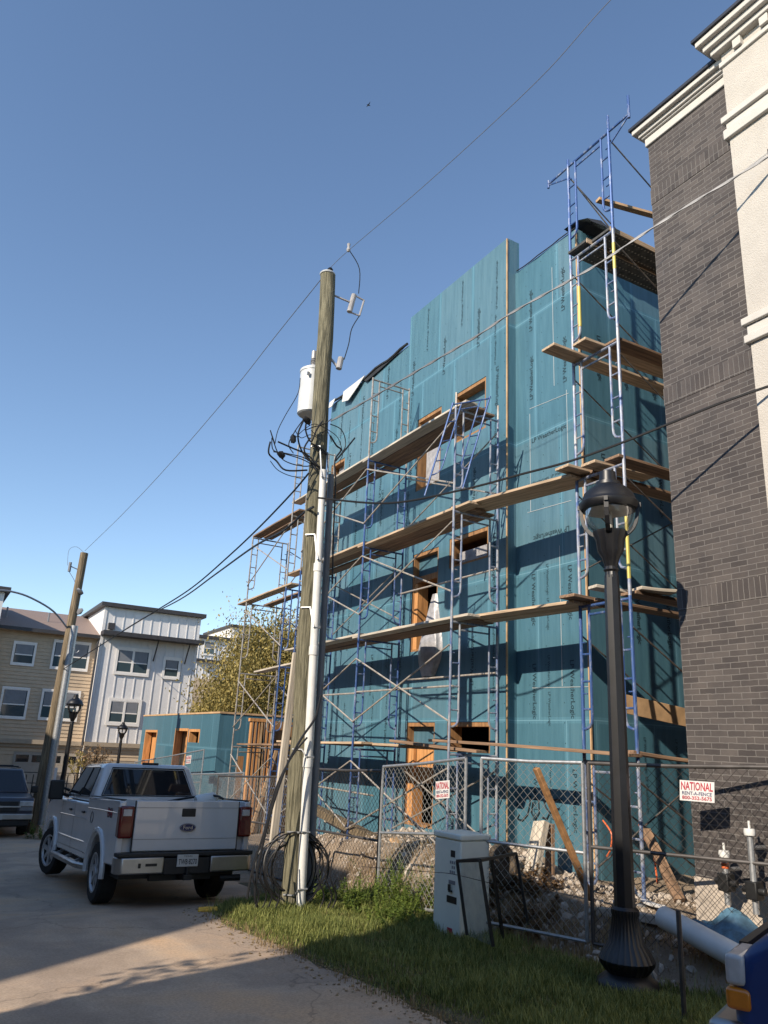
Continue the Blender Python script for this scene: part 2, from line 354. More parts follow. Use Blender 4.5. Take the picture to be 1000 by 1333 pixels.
g.f=[(j*(cols+1)+i,j*(cols+1)+i+1,(j+1)*(cols+1)+i+1,(j+1)*(cols+1)+i) for j in range(len(yy)-1) for i in range(cols)]
tag(g.build('grass_verge','verge_soil',smooth=180),kind='structure')
# grass blades: nobody could count them
def blades(n,rx,ry,hfun,zoff=0,w=.006):
    b=MB(); 
    for _ in range(n):
        y=random.uniform(*ry); x=random.uniform(rx[0](y),rx[1](y)); h=hfun(x,y)
        if h<=0: continue
        h*=random.uniform(.45,1.25); a=random.uniform(0,6.28); ln=random.uniform(.1,.75)*h; z=H(x,y)+zoff
        c,s_=math.cos(a),math.sin(a); px,py=-s_*w,c*w
        m=(x+c*ln*.35,y+s_*ln*.35,z+h*.6); t=(x+c*ln,y+s_*ln,z+h)
        k=len(b.v); b.v+=[(x-px,y-py,z),(x+px,y+py,z),(m[0]+px*.8,m[1]+py*.8,m[2]),(m[0]-px*.8,m[1]-py*.8,m[2]),t]
        b.f+=[(k,k+1,k+2,k+3),(k+3,k+2,k+4)]
    return b
def patchy(x,y): return .5+.5*math.sin(1.7*x+2.3*y+math.sin(3*x-y))*math.sin(2.9*y-1.3*x)
def gh(x,y):
    e=edge_x(y); d=x-e; f=min(1,max(0,(d+.05)/.35)); 
    return (.05+.085*patchy(x,y)+.03*patchy(3*x,2.7*y))*f
def gl(y): return edge_x(y)-.08-.07*math.sin(4*y)
tag(blades(100000,(gl,lambda y:verge_r(y)+.1),(3.2,12.5),gh,w=.0045).build('grass','grass_blade',smooth=0),kind='stuff')
tag(blades(16000,(lambda y:gl(y)-.06,lambda y:verge_r(y)+.7),(3.2,12.5),lambda x,y:.07*patchy(2*x,3*y)+.03,w=.004).build('dry_grass','dry_blade',smooth=0),kind='stuff')
tag(blades(7000,(lambda y:verge_r(y)-.35,lambda y:verge_r(y)+.9),(6.0,11.5),lambda x,y:.14*patchy(2*x,3*y),w=.005).build('dry_weeds','dry_blade',smooth=0),kind='stuff')
tag(blades(2600,(gl,lambda y:verge_r(y)),(3.2,12.5),lambda x,y:.30*patchy(2*x+1,3*y)**2,w=.004).build('tall_grass','grass_blade',smooth=0),kind='stuff')
b=MB()
for _ in range(1500):
    y=random.uniform(3.5,11.5); x=gl(y)-random.random()**3*.45+.16; s=.006+.018*random.random()**3; z=H(x,y)+.014; a=random.uniform(0,3.1); c_,s_=math.cos(a)*s,math.sin(a)*s
    b.add([(x-c_,y-s_,z),(x+s_,y-c_,z+s*.5),(x+c_,y+s_,z),(x-s_,y+c_,z+s*.4)],[(0,1,2,3)])
tag(b.build('leaf_litter','dry_blade',smooth=0),kind='stuff')
# rubble
def rock(b,x,y,z,s):
    k=len(b.v); import itertools
    ph=(1+5**.5)/2; V=[(0,1,ph),(0,-1,ph),(0,1,-ph),(0,-1,-ph),(1,ph,0),(-1,ph,0),(1,-ph,0),(-1,-ph,0),(ph,0,1),(-ph,0,1),(ph,0,-1),(-ph,0,-1)]
    Fc=[(0,1,8),(0,8,4),(0,4,5),(0,5,9),(0,9,1),(1,6,8),(8,6,10),(8,10,4),(4,10,2),(4,2,5),(5,2,11),(5,11,9),(9,11,7),(9,7,1),(1,7,6),(3,6,7),(3,7,11),(3,11,2),(3,2,10),(3,10,6)]
    e=Euler((random.uniform(0,6),random.uniform(0,6),random.uniform(0,6))).to_matrix(); q=(random.uniform(.6,1.3),random.uniform(.6,1.2),random.uniform(.4,.8))
    b.v+=[tuple(e@Vector((v[0]*q[0],v[1]*q[1],v[2]*q[2]))*s*.5*random.uniform(.8,1.15)+Vector((x,y,z))) for v in V]; b.f+=[tuple(k+i for i in f) for f in Fc]
b=MB()
for _ in range(5200):
    y=random.uniform(5.5,17); x=random.uniform(6.35,8.3); s=.012+.06*random.random()**5
    if random.random()<.3: x=7.9+random.random()*.5
    rock(b,x,y,H(x,y)+s*.2,s)
tag(b.build('rubble_gravel','concrete',smooth=0),kind='stuff')
# ---------------------------------------------------------------- unfinished teal building
XF,XR,YC=8.3,8.5,8.62
ub=thing('unfinished_building','four storey unfinished building sheathed in teal panels behind the scaffolding','building',(XF,YC,-1.9))
openA=[(10.95,12.0,5.95,7.04),(12.48,13.42,5.3,6.98),(16.96,17.75,6.2,7.2),
       (10.84,12.08,3.38,3.97),(12.45,13.4,1.88,3.9),(10.75,12.02,0.0,.51),(12.42,13.42,-1.35,.51)]
# left, proud part of the facade (two parapet heights)
MB().wall(0,XF,XF+.16,10.3,13.9,-3.2,9.8,openA).build('facade_wall','teal_front',ub)
MB().wall(0,XF,XF+.16,13.9,18.0,-3.6,9.08,openA).build('facade_wall','teal_front',ub)
MB().wall(0,XR,XR+.16,YC-.001,10.3,-3.2,9.05,[]).build('facade_wall','teal_front_right',ub)
b=MB(); b.box(XF+.161,XF+.30,10.302,13.88,8.6,9.797); b.build('parapet','teal_side',ub)
b=MB(); b.box(XF+.002,XR+.2,10.294,10.30,-3,9.03); b.build('return_wall','teal_side',ub)
MB().wall(1,YC-.002,YC+.15,XR+.004,20,-3,9.03,[]).build('side_wall','teal_side',ub)
b=MB(); b.box(XF+.16,20,17.85,17.98,-3.6,9.0); b.box(19.9,20.05,YC+.2,17.8,-3,8.8); b.build('rear_wall','teal_side',ub)
b=MB()
for z in (1.2,4.3,7.35): b.box(XR+.3,19.8,YC+.3,17.8,z-.3,z)
b.build('floor_deck','wood_frame',ub)
b=MB(); b.prism([(YC+.2,8.88),(17.8,8.9),(17.8,9.0),(YC+.2,8.98)],0,XR+.18,19.9); b.build('roof_deck','membrane_black',ub)
# roof membrane flaps hanging over the parapets
def flap(pts,m,name='roof_membrane'):
    b=MB(); b.add(pts,[tuple(range(len(pts)))]); o=b.build(name,m,ub,smooth=0); md=o.modifiers.new('s','SOLIDIFY'); md.thickness=.015; return o
flap([(8.27,13.95,9.13),(8.27,16.2,9.13),(8.24,15.9,8.93),(8.25,15.2,8.98),(8.26,14.2,9.07)],'membrane_black')
flap([(8.22,15.95,9.13),(8.22,17.15,9.14),(8.17,17.1,8.80),(8.18,16.75,8.72),(8.2,16.3,8.93)],'membrane_white')
flap([(8.2,17.6,9.12),(8.2,17.95,9.12),(8.16,17.9,8.92),(8.16,17.7,8.9)],'membrane_white')
b=MB(); b.tube([(8.26,y,9.1+.03*math.sin(5*y)) for y in np.arange(13.95,18,.3)],.035,6); b.build('roof_edge_wrap','membrane_black',ub)
b=MB(); b.tube([(XR-.02+.012*math.sin(9*y),y,9.06+.006*math.sin(7*y)) for y in np.arange(YC,10.3,.2)],.012,6); b.build('roof_edge_wrap','membrane_black',ub)
# messy underlayment over the side wall
b=MB(); n=26
for i in range(n+1):
    x=8.5+i*.28
    for j,(dy,dz) in enumerate([(.3,.22),(-.05,.2+.05*math.sin(i*1.7)),(-.32,.05+.06*math.sin(i*2.3)),(-.40,-.18+.07*math.sin(i*1.3+1))]):
        b.v.append((x,YC+dy+.03*math.sin(i*2+j),9.04+dz*.8))
for i in range(n):
    for j in range(3): a=i*4+j; b.f.append((a,a+1,a+5,a+4))
b.build('roof_underlayment','membrane_black',ub,smooth=80)
# wood corner strips
for (x,y,z0,z1) in ((XR-.012,YC-.012,-1.9,9.0),(XF-.014,10.29,-1.7,9.78)):
    b=MB(); b.box(x-.006,x+.02,y-.006,y+.018,z0,z1); b.build('corner_strip','plywood',ub)
# openings: rough timber frames, with what is seen in each
def opening(y0,y1,z0,z1,fill):
    b=MB(); d0,d1=XF+.012,XF+.3; t=.045
    b.box(d0,d1,y0+.001,y0+t,z0+.001,z1-.001); b.box(d0,d1,y1-t,y1-.001,z0+.001,z1-.001); b.box(d0,d1,y0+t,y1-t,z1-t-.03,z1-.001); b.box(d0,d1,y0+t,y1-t,z0+.001,z0+t)
    if fill=='transom': b.box(d0+.01,d1,y0+t,y1-t,z1-.62,z1-.5)
    o=b.build('window_opening','wood_frame',ub)
    if fill=='transom':
        MB().box(d0+.12,d0+.14,y0+t,y1-t,z1-.5,z1-.075).build('sheathing_panel','teal_far',o)
        MB().box(d0+.02,d1-.02,y1-t-.14,y1-t-.002,z0+t,z1-.63).build('stud','wood_new',o)
    if fill=='panel': MB().box(d0+.2,d0+.215,y0+t,y1-t,z0+t,z1-.08).build('sheathing_panel','teal_front',o)
    if fill=='wrap': MB().box(d0+.16,d0+.175,y0+t,y1-t-.1,z0+t,z1-.08).build('house_wrap','plastic_sheet',o)
    if fill=='half': MB().box(d0+.16,d0+.175,y0+t,y1-t-.05,z0+t,z0+(z1-z0)*.55).build('house_wrap','plastic_sheet',o)
    if fill=='ground':
        MB().box(d0+.14,d0+.16,y0+t,y1-t,z1-.42,z1-.08).build('sheathing_panel','teal_far',o)
        MB().box(d0+.1,d0+.115,y0+t,y1-t-.2,z1-1.1,z1-.43).build('plywood_sheet','wood_new',o)
        MB().box(d0+.03,d1-.02,y1-t-.18,y1-t-.002,z0+t,z1-.43).build('stud','wood_new',o)
    return o
for q,fl in zip(openA,['panel','wrap','wrap','half','transom','','ground']): opening(*q,fl)
# plastic sheet bunched out of the tall third level window
b=MB(); ring=[(2.95,.10,.05),(2.6,.18,.1),(2.2,.30,.14),(1.9,.40,.16),(1.6,.34,.12),(1.35,.18,.08)]
b.lathe([(1,0)],3) if False else None
for z,ry,rx in ring:
    for j in range(14):
        t=2*math.pi*j/14; k=1+.24*math.sin(j*2.6+z*2); b.v.append((8.3+.02+rx*k*math.cos(t)-.1*(2.9-z)*.4,12.58+(2.2-z)*.06+ry*k*math.sin(t),z))
for i in range(len(ring)-1):
    for j in range(14): a=i*14+j; c=i*14+(j+1)%14; b.f.append((a,c,c+14,a+14))
o=b.build('plastic_sheet','plastic_sheet',ub,smooth=180); md=o.modifiers.new('s','SUBSURF'); md.levels=md.render_levels=2
# printed lettering on the sheets (text runs down the sheets)
def txtm(o,u,v): 
    o,u,v=Vector(o),Vector(u).normalized(),Vector(v).normalized(); w=u.cross(v); return Matrix(((u.x,v.x,w.x,o.x),(u.y,v.y,w.y,o.y),(u.z,v.z,w.z,o.z),(0,0,0,1)))
b=MB(); tb=MB().text('LP WeatherLogic',.125,Matrix.Identity(4),bold=.001); ts=MB().text('LP WeatherLogic  LP WeatherLogic',.075,Matrix.Identity(4))
def stamp(src,m): b.add([m@Vector(v) for v in src.v],src.f)
def in_open(y,z,r=.75): return any(o[0]-.12<y<o[1]+.12 and z+r>o[2] and z-r<o[3] for o in openA)
for i,y in enumerate(np.arange(10.62,17.9,.61)):
    for z in np.arange(-.9,9.3,1.1):
        x=XF-.004; zz=z+(.4 if i%2 else 0)
        if in_open(y,zz) or zz>(9.0 if y<13.8 else 8.3): continue
        if random.random()<.14: continue
        zz+=random.uniform(-.3,.3); q_=random.random()<.5
        if in_open(y,zz): continue
        d=(0,0,-1) if q_ else (0,0,1); vv=(0,-1,0) if q_ else (0,1,0)
        stamp(tb if (i+int(z*3))%2==0 else ts,txtm((x,y+random.uniform(-.08,.08),zz),d,vv))
for i,y in enumerate((8.98,9.5,9.85)):
    for z in (-.6,1.0,2.5,6.6,8.0):
        if i==1 and z>3: continue
        d,vv=((0,0,-1),(0,-1,0)) if z<3 else ((0,0,1),(0,1,0))
        stamp(tb if i!=1 else ts,txtm((XR-.004,y,z),d,vv))
stamp(tb,txtm((XR-.004,9.42,5.35),(0,-1,0),(0,0,1))); stamp(ts,txtm((XR-.004,9.4,4.55),(0,-1,0),(0,0,1))); stamp(tb,txtm((XR-.004,9.4,3.55),(0,1,0),(0,0,-1)))
for x in (8.95,9.6,10.3,11.1):
    for z in (-.2,2.2,4.4,6.6): stamp(ts if z%2>1 else tb,txtm((x,YC-.007,z),(0,0,-1),(1,0,0)))
b.build('printed_lettering','print',ub,smooth=0)
b=MB()
for yy_ in np.arange(8.75,17.9,.406):
    x_=(XR if yy_<10.28 else XF)-.003
    for z_ in np.arange(-1.3,8.9,.3):
        if yy_>10.28 and in_open(yy_,z_,.1): continue
        y_=yy_+random.uniform(-.012,.012); s_=.007; b.add([(x_,y_-s_,z_-s_),(x_,y_+s_,z_-s_),(x_,y_+s_,z_+s_),(x_,y_-s_,z_+s_)],[(0,1,2,3)])
tag(b.build('nail_heads','print',ub,smooth=0),kind='stuff')
# chalk lines / tape edges on the right wall
b=MB()
def line(p,q,r=.0035): b.tube([p,q],r,4)
x=XR-.004
for seg in (((9.9,1.05),(8.64,1.02)),((9.9,6.0),(8.9,5.92)),((9.98,4.05),(8.9,4.0)),((9.9,4.05),(9.9,5.9)),((9.2,1.05),(9.2,3.3)),((9.25,6.2),(9.25,8.6)),((8.95,4.2),(8.95,6.0))):
    line((x,seg[0][0],seg[0][1]),(x,seg[1][0],seg[1][1]))
b.build('seam_tape','sign_white',ub)
b=MB()
p0=aty(688,1046,8.0); 
def spray(px): b.tube([atx(x_,y_,XR-.012) for x_,y_ in px],.014,5)
spray([(676,1060),(674,1066),(680,1068),(687,1060),(690,1046),(690,1036)]); spray([(694,1044),(692,1058),(697,1067),(702,1058),(701,1042),(698,1038)])
spray([(714,1040),(708,1044),(711,1052),(716,1058),(712,1066),(706,1064)]); spray([(731,1041),(721,1041),(720,1052),(720,1066),(731,1067)]); spray([(720,1053),(728,1053)])
b.build('graffiti','spray',ub)
# ---------------------------------------------------------------- scaffolding
LV=[-1.87,0.0,2.03,3.88,5.74,7.6,9.42]
def frame_mb(b,o,u,w,z0,h,r=.021,top=True):
    """ladder frame: o foot of first leg, u horizontal direction, w width"""
    o=Vector(o); u=Vector(u).normalized(); Z=Vector((0,0,1))
    def P(a,z): return o+u*a+Z*(z0-o.z+z)
    for a,s in ((0,1),(w,-1)):
        b.tube([P(a,0),P(a,h)],r,8)
        i=a+s*.165
        b.tube([P(i,h-.03),P(i,.52),P(a+s*.155,.45),P(a+s*.12,.395),P(a+s*.06,.37),P(a,.365)],r*.8,7)
        for k in (.62,.98,1.34): 
            if k<h-.15: b.tube([P(a,k),P(i,k)],r*.62,6)
        b.tube([P(a+s*.0,.82),P(a+s*.09,.82)],r*.45,5); b.tube([P(a,1.5),P(a+s*.07,1.5)],r*.45,5)
    b.tube([P(0,h-.04),P(w,h-.04)],r*.9,7); b.tube([P(.165,h-.16),P(w-.165,h-.16)],r*.7,6)
    return b
scf=thing('facade_scaffold','long steel scaffold of weathered blue and grey frames along the teal facade','scaffold',(7.4,13.3,-1.8))
YS=[10.15,13.28,16.35]; XO,WID=7.05,.92
mats=['blue_tube_worn','blue_tube','grey_tube']
for i,y in enumerate(YS):
    tops=5 if i==1 else 4
    for k in range(tops):
        z0=LV[k]; h=LV[k+1]-z0
        if k==0: z0=H(XO,y)-.02; 
        b=MB(); 
        if k==0: frame_mb(b,(XO,y,LV[0]),(1,0,0),WID,LV[0],LV[1]-LV[0]); 
        else: frame_mb(b,(XO,y,z0),(1,0,0),WID,z0,h)
        b.build('scaffold_frame','grey_tube' if (i,k) in ((1,4),(2,3)) else mats[(i+k*2)%2] if i<2 else 'blue_tube',scf)
    for a in (0,WID): 
        b=MB(); x=XO+a; g0=H(x,y); b.tube([(x,y,g0),(x,y,LV[0]+.05)],.018,6); b.box(x-.06,x+.06,y-.06,y+.06,g0-.01,g0+.015); b.build('base_jack','galv',scf)
# posts that run on above the last full lift
for a in (0,WID): b=MB(); b.tube([(XO+a,10.15,LV[4]),(XO+a,10.15,LV[4]+.27)],.02,7); b.build('post','grey_tube',scf)
for bay in range(2):
    ya,yb=YS[bay],YS[bay+1]
    for k in range(4 if bay==0 else 4):
        for side,x in ((0,XO-.02),(1,XO+WID+.02)):
            if side and (bay+k)%3: continue
            b=MB(); z0=LV[k]; 
            b.tube([(x,ya,z0+.45),(x,yb,z0+1.62)],.0155,6); b.tube([(x-.012,ya,z0+1.62),(x-.012,yb,z0+.45)],.0155,6)
            b.build('cross_brace','brace_tube' if side==0 else 'grey_tube',scf)
for (ya,yb,z,x) in ((10.1,13.3,.98,XO+.02),(13.3,16.4,.98,XO+.04),(10.1,13.2,2.98,XO+WID-.05),(13.3,16.3,-.85,XO+.5),(10.1,12.8,1.25,7.9)):
    b=MB(); b.tube([(x,ya,z),(x,yb,z+.02)],.017,7); b.build('guard_rail','brace_tube',scf)
# left tower
sct=thing('end_scaffold','grey steel scaffold tower at the far left end of the building','scaffold',(7.5,18.5,-2.3))
LL=[-1.95,-.1,1.75,3.6,5.45]
for i,(y,m) in enumerate(((17.15,'blue_tube'),(19.85,'grey_tube'))):
    for k in range(4 if i else 5):
        z0=LL[k] if k<5 else 0; h=1.85
        frame_mb(MB(),(XO,y,z0),(1,0,0),1.05,z0,h).build('scaffold_frame','grey_tube' if (k>2 or i) else m,sct)
    for a in (0,1.05): b=MB(); x=XO+a; g0=H(x,y); b.tube([(x,y,g0),(x,y,LL[0]+.05)],.018,6); b.box(x-.06,x+.06,y-.06,y+.06,g0-.01,g0+.015); b.build('base_jack','galv',sct)
for k in range(4):
    for side,x in ((0,XO-.02),(1,XO+1.07)):
        b=MB(); z0=LL[k]; b.tube([(x,17.15,z0+.45),(x,19.85,z0+1.62)],.0155,6)
        if k!=2: b.tube([(x-.012,17.15,z0+1.62),(x-.012,19.85,z0+.45)],.0155,6)
        b.build('cross_brace','brace_tube' if side==0 else 'grey_tube',sct)
# corner tower in the gap between the two buildings
scc=thing('corner_scaffold','tall narrow blue scaffold tower in the gap beside the brick building','scaffold',(7.6,7.4,-1.7))
TX=7.6; TY0,TY1=6.94,7.84
for tx in (TX,TX+2.13,TX+4.26):
    for k in range(6):
        z0=LV[k]; h=LV[k+1]-z0
        m=['blue_tube_worn','blue_tube','blue_tube_worn','blue_tube_worn','blue_tube_worn','blue_tube'][k] 
        frame_mb(MB(),(tx,TY0,z0),(0,1,0),TY1-TY0,z0,h,r=.024).build('scaffold_frame',m,scc)
    for y in (TY0,TY1): b=MB(); g0=H(tx,y); b.tube([(tx,y,g0),(tx,y,LV[0]+.05)],.018,6); b.box(tx-.06,tx+.06,y-.06,y+.06,g0-.01,g0+.015); b.build('base_jack','galv',scc)
for j,x0 in enumerate((TX,TX+2.13)):
    for k in range(6):
        for y in (TY0-.02,TY1+.02):
            b=MB(); z0=LV[k]; b.tube([(x0,y,z0+1.62),(x0+2.13,y,z0+.45)],.012,6)
            if k in (0,2) and y>TY0: b.tube([(x0,y-.012,z0+.45),(x0+2.13,y-.012,z0+1.62)],.012,6)
            b.build('cross_brace','dark_brace',scc)
# top outrigger bar with brackets, and the yellow repainted stretches of leg
zt=LV[6]; b=MB(); b.tube([(TX,TY1+.48,zt-.05),(TX,TY0-.42,zt-.03)],.022,7)
b.tube([(TX,TY1+.48,zt-.07),(TX,TY1+.02,zt-.26)],.014,6); b.tube([(TX,TY0-.42,zt-.05),(TX,TY0-.04,zt-.28)],.014,6)
b.tube([(TX,TY1+.48,zt-.13),(TX,TY1+.48,zt+.02)],.022,7); b.tube([(TX,TY0-.42,zt-.1),(TX,TY0-.42,zt+.32)],.022,7); b.tube([(TX,TY1,zt-.1),(TX,TY1,zt+.1)],.022,7); b.tube([(TX,TY0,zt-.1),(TX,TY0,zt+.28)],.022,7)
b.build('outrigger','blue_tube',scc)
for y,z0,z1 in ((TY0,6.9,7.35),(TY0,2.25,3.1),(TY1-.165,6.3,7.0),(TY1,-.0,.0)):
    if z1>z0: b=MB(); b.tube([(TX-.001,y,z0),(TX-.001,y,z1)],.0255,8); b.build('leg_stretch','yellow_tube',scc)
# frame leaning across the top of the facade scaffold
def leaning(c0,c1,c2,label):
    """c0,c1 top corners, c2 foot below c0"""
    c0,c1,c2=Vector(c0),Vector(c1),Vector(c2); w=(c1-c0).length; h=(c0-c2).length; u=(c1-c0).normalized(); zz=(c0-c2).normalized(); vv=zz.cross(u).normalized()
    b=MB(); frame_mb(b,(0,0,0),(1,0,0),w,0,h,r=.019)
    m=Matrix(((u.x,vv.x,zz.x,c2.x),(u.y,vv.y,zz.y,c2.y),(u.z,vv.z,zz.z,c2.z),(0,0,0,1)))
    b.v=[tuple(m@Vector(v)) for v in b.v]; return tag(b.build('leaning_frame','blue_tube',base=c2),label,'scaffold frame')
leaning(aty(590,524,10.0),aty(638,516,9.75),aty(553,645,10.35),'loose blue scaffold frame leaning askew at the top of the facade scaffold')
# ---------------------------------------------------------------- planks
def plank(p0,p1,w,label,m='plank',th=.042,roll=0,group=None,name='scaffold_plank',up=(0,0,1)):
    p0=Vector(p0);p1=Vector(p1); d=p1-p0; L=d.length; d.normalize(); up=Vector(up)
    if abs(d.dot(up))>.95: up=Vector((1,0,0))
    a=up.cross(d).normalized(); c=d.cross(a); n=6; b=MB(); bow=random.uniform(-.012,.012)
    for i in range(n+1):
        t=i/n; z=bow*4*t*(1-t)
        b.v+=[(t*L,-w/2,z-th/2),(t*L,w/2,z-th/2),(t*L,w/2,z+th/2),(t*L,-w/2,z+th/2)]
    for i in range(n):
        k=i*4
        for j in range(4): b.f.append((k+j,k+(j+1)%4,k+4+(j+1)%4,k+4+j))
    b.f+=[(3,2,1,0),(n*4,n*4+1,n*4+2,n*4+3)]
    o=b.build(name,m); o.matrix_world=Matrix(((d.x,a.x,c.x,p0.x),(d.y,a.y,c.y,p0.y),(d.z,a.z,c.z,p0.z),(0,0,0,1)))@Matrix.Rotation(roll,4,'X')
    md=o.modifiers.new('b','BEVEL'); md.width=.004; md.segments=1
    BASE[o.name]=p0; return tag(o,label,'plank' if name=='scaffold_plank' else name.split('_')[-1],group)
PG='planks laid along the facade scaffold'
lev={1:'lowest',2:'second lowest',3:'third',4:'topmost'}
for k in (2,3,4):
    z=LV[k]+.03
    plank((7.2,9.75 if k<4 else 9.9,z),(7.2,13.6,z),.25,'street side plank on the %s level of the facade scaffold, right bay'%lev[k],['plank_grey','plank','plank_grey'][k-2],group=PG)
    plank((7.2,13.3,z+.045),(7.2,17.3 if k>2 else 17.0,z+.03),.25,'street side plank on the %s level of the facade scaffold, left bay'%lev[k],['plank_grey','plank','plank_grey'][k-2],group=PG)
    plank((7.47,10.0,z),(7.47,13.5,z),.25,'middle plank on the %s level of the facade scaffold, right bay'%lev[k],'plank_dark',group=PG)
    plank((7.47,13.2,z+.045),(7.47,16.9,z+.03),.25,'middle plank on the %s level of the facade scaffold, left bay'%lev[k],'plank_dark',group=PG)
    plank((7.74,10.1,z),(7.74,16.6,z+.01),.24,'wall side plank on the %s level of the facade scaffold'%lev[k],'plank_dark',group=PG)
# lowest level
plank((7.15,16.9,.04),(7.2,13.0,.08),.25,'reddish plank on the lowest level of the facade scaffold, left bay','plank',group=PG)
plank((7.45,13.9,.07),(7.4,10.9,.05),.25,'reddish plank on the lowest level of the facade scaffold, middle','plank',group=PG)
plank((7.2,12.0,.13),(7.35,9.7,.02),.25,'sagging plank on the lowest level of the facade scaffold, right end','plank_dark',group=PG)
plank((7.72,16.6,.05),(7.72,10.6,.03),.25,'wall side plank on the lowest level of the facade scaffold','plank_dark',group=PG)
plank((7.45,17.0,.06),(7.45,13.8,.03),.25,'middle plank on the lowest level of the facade scaffold, left bay','plank_dark',group=PG)
plank((7.35,11.0,.16),(7.52,6.9,.06),.25,'long reddish plank reaching from the facade scaffold to the blue corner tower, lowest','plank_dark',group=PG)
# planks from the facade scaffold to the corner tower
plank((7.3,10.4,LV[3]+.09),(7.52,7.75,LV[3]-.02),.30,'pale plank bridging to the corner tower beside the black lantern, upper of two bridges','plank',group=PG)
plank((7.56,10.4,LV[3]+.10),(7.76,7.7,LV[3]-.02),.28,'inner of the two pale planks bridging to the corner tower beside the lantern, wall side','plank',group=PG)
plank((7.62,12.3,LV[2]+.09),(7.79,7.7,LV[2]+.0),.28,'inner of the two planks bridging to the corner tower at mid height, wall side','plank',group=PG)
plank((7.35,12.3,LV[2]+.09),(7.52,7.75,LV[2]+.0),.28,'pale plank bridging to the corner tower at mid height, lower of two bridges','plank',group=PG)
# cross-ways planks on the corner tower
CG='planks on the corner scaffold tower'
plank((6.98,TY1-.12,LV[4]+.03),(11.6,TY1-.12,LV[4]+.05),.27,'long brown plank sticking out left of the corner tower above the lantern','plank',group=CG)
plank((7.25,TY0+.42,LV[4]+.04),(11.6,TY0+.3,LV[4]+.05),.27,'shorter brown plank beside the long one high on the corner tower','plank',group=CG)
plank((7.2,TY1-.12,LV[3]+.05),(11.6,TY1-.12,LV[3]+.05),.27,'brown plank end just left of the lantern top on the corner tower','plank',group=CG)
plank((7.38,TY0+.45,LV[3]+.05),(8.6,TY0+.45,LV[3]+.1),.27,'short pale plank over the lantern top on the corner tower','plank',group=CG)
plank((7.5,TY0+.12,LV[3]+.06),(11.6,TY0+.12,LV[3]+.05),.27,'plank running into the gap behind the lantern on the corner tower','plank_dark',group=CG)
plank((7.22,TY1-.14,LV[2]+.05),(8.5,TY1-.05,LV[2]+.04),.27,'dark brown plank end at mid height left of the lamp post','plank_dark',group=CG)
plank((7.42,TY0+.48,LV[2]+.16),(8.9,TY0+.2,LV[2]+.06),.2,'pale plank lying askew at mid height behind the lamp post','plank_grey',group=CG)
plank((7.7,TY0+.12,LV[2]+.06),(11.6,TY0+.1,LV[2]+.05),.27,'plank at mid height right of the lamp post running behind the brick corner','plank_dark',group=CG)
plank((7.75,TY0+.02,LV[2]+.11),(8.3,TY0-.12,LV[2]+.12),.22,'short pale plank end at mid height right of the lamp post','plank_grey',group=CG)
plank((7.55,TY0+.1,.1),(8.6,TY0-.1,.02),.2,'thin plank at the lowest level of the corner tower','plank_dark',group=CG)
plank(atx(795,912,7.75),atx(893,934,9.0),.24,'broad pale plywood board on edge between the lamp post and the brick wall','plywood',up=(0,1,.15),name='edge_board')
for k_,w_ in ((2,'mid height'),(3,'the lantern level'),(4,'the level above the lantern')): plank((7.62,TY0+.72 if k_!=4 else TY0+.14,LV[k_]+.035),(11.6,TY0+.72 if k_!=4 else TY0+.14,LV[k_]+.03),.26,'back plank running into the gap at %s of the corner tower'%w_,'plank_dark',group=CG)
# metal decks at the top of the corner tower, with rows of drain holes
for i,(y,z) in enumerate(((TY1-.25,LV[5]+.04),(TY0+.26,LV[5]+.05))):
    t=thing('scaffold_deck','perforated dark metal deck at the top of the corner tower, %s'%('nearer the teal wall' if i==0 else 'nearer the street'),'scaffold deck',(TX,y,z))
    MB().box(TX-.1+i*.1,TX+4.4,y-.2,y+.2,z-.02,z+.02).build('deck','deck_metal',t)
    b=MB()
    for xx in np.arange(TX+.05,TX+3.0,.07):
        for dy in (-.13,0,.13): b.box(xx,xx+.022,y+dy-.011,y+dy+.011,z-.024,z-.0205)
    b.build('drain_holes','brace_tube',t)
    MB().box(TX-.1+i*.1,TX+4.4,y-.215,y-.2015,z-.05,z+.03).build('side_rail','plank',t)
plank(atx(778,260,TX+.1),(9.3,TY0+.1,LV[5]+.9),.1,'raw timber stud poking up out of the top of the corner tower','plywood',th=.05,name='timber_stud')
b=MB(); b.tube([atx(745,235,TX+.02),(9.4,TY1,LV[5]+.35)],.014,6); tag(b.build('steel_tube','grey_tube'),'thin grey tube slanting down from the top of the corner tower','tube')
b=MB(); b.tube([(8.6,TY0,LV[5]+.5),(9.9,TY0,LV[5]+.25)],.012,6); tag(b.build('steel_rod','grey_tube'),'thin steel rod above the metal deck next to the brick wall','rod')
# left tower planks
EG='planks on the left end scaffold'
plank((7.2,16.8,LL[4]+.05),(7.2,19.95,LL[4]+.03),.26,'top plank of the left end scaffold against the sky, street side','plank_dark',group=EG)
plank((7.5,16.8,LL[4]+.05),(7.5,19.9,LL[4]+.03),.26,'top plank of the left end scaffold against the sky, inner','plank_dark',group=EG)
plank((7.15,16.8,LL[3]+.05),(7.15,20.5,LL[3]+.03),.26,'second plank down on the left end scaffold, sticking out at the left','plank',group=EG)
plank((7.75,16.8,LL[3]+.05),(7.75,20.1,LL[3]+.03),.24,'second plank down on the left end scaffold, inner','plank_dark',group=EG)
plank((7.55,16.8,LL[2]+.1),(7.55,19.8,LL[2]+.03),.26,'grey plank on the left end scaffold in front of the tree','plank_grey',group=EG)
plank((7.3,16.8,LL[1]+.07),(7.35,20.0,LL[1]+.03),.26,'reddish plank low on the left end scaffold before the stacked studs','plank_dark',group=EG)
plank((7.6,17.0,LL[1]+.09),(7.6,19.9,LL[1]+.02),.2,'reddish inner plank low on the left end scaffold','plank',group=EG)
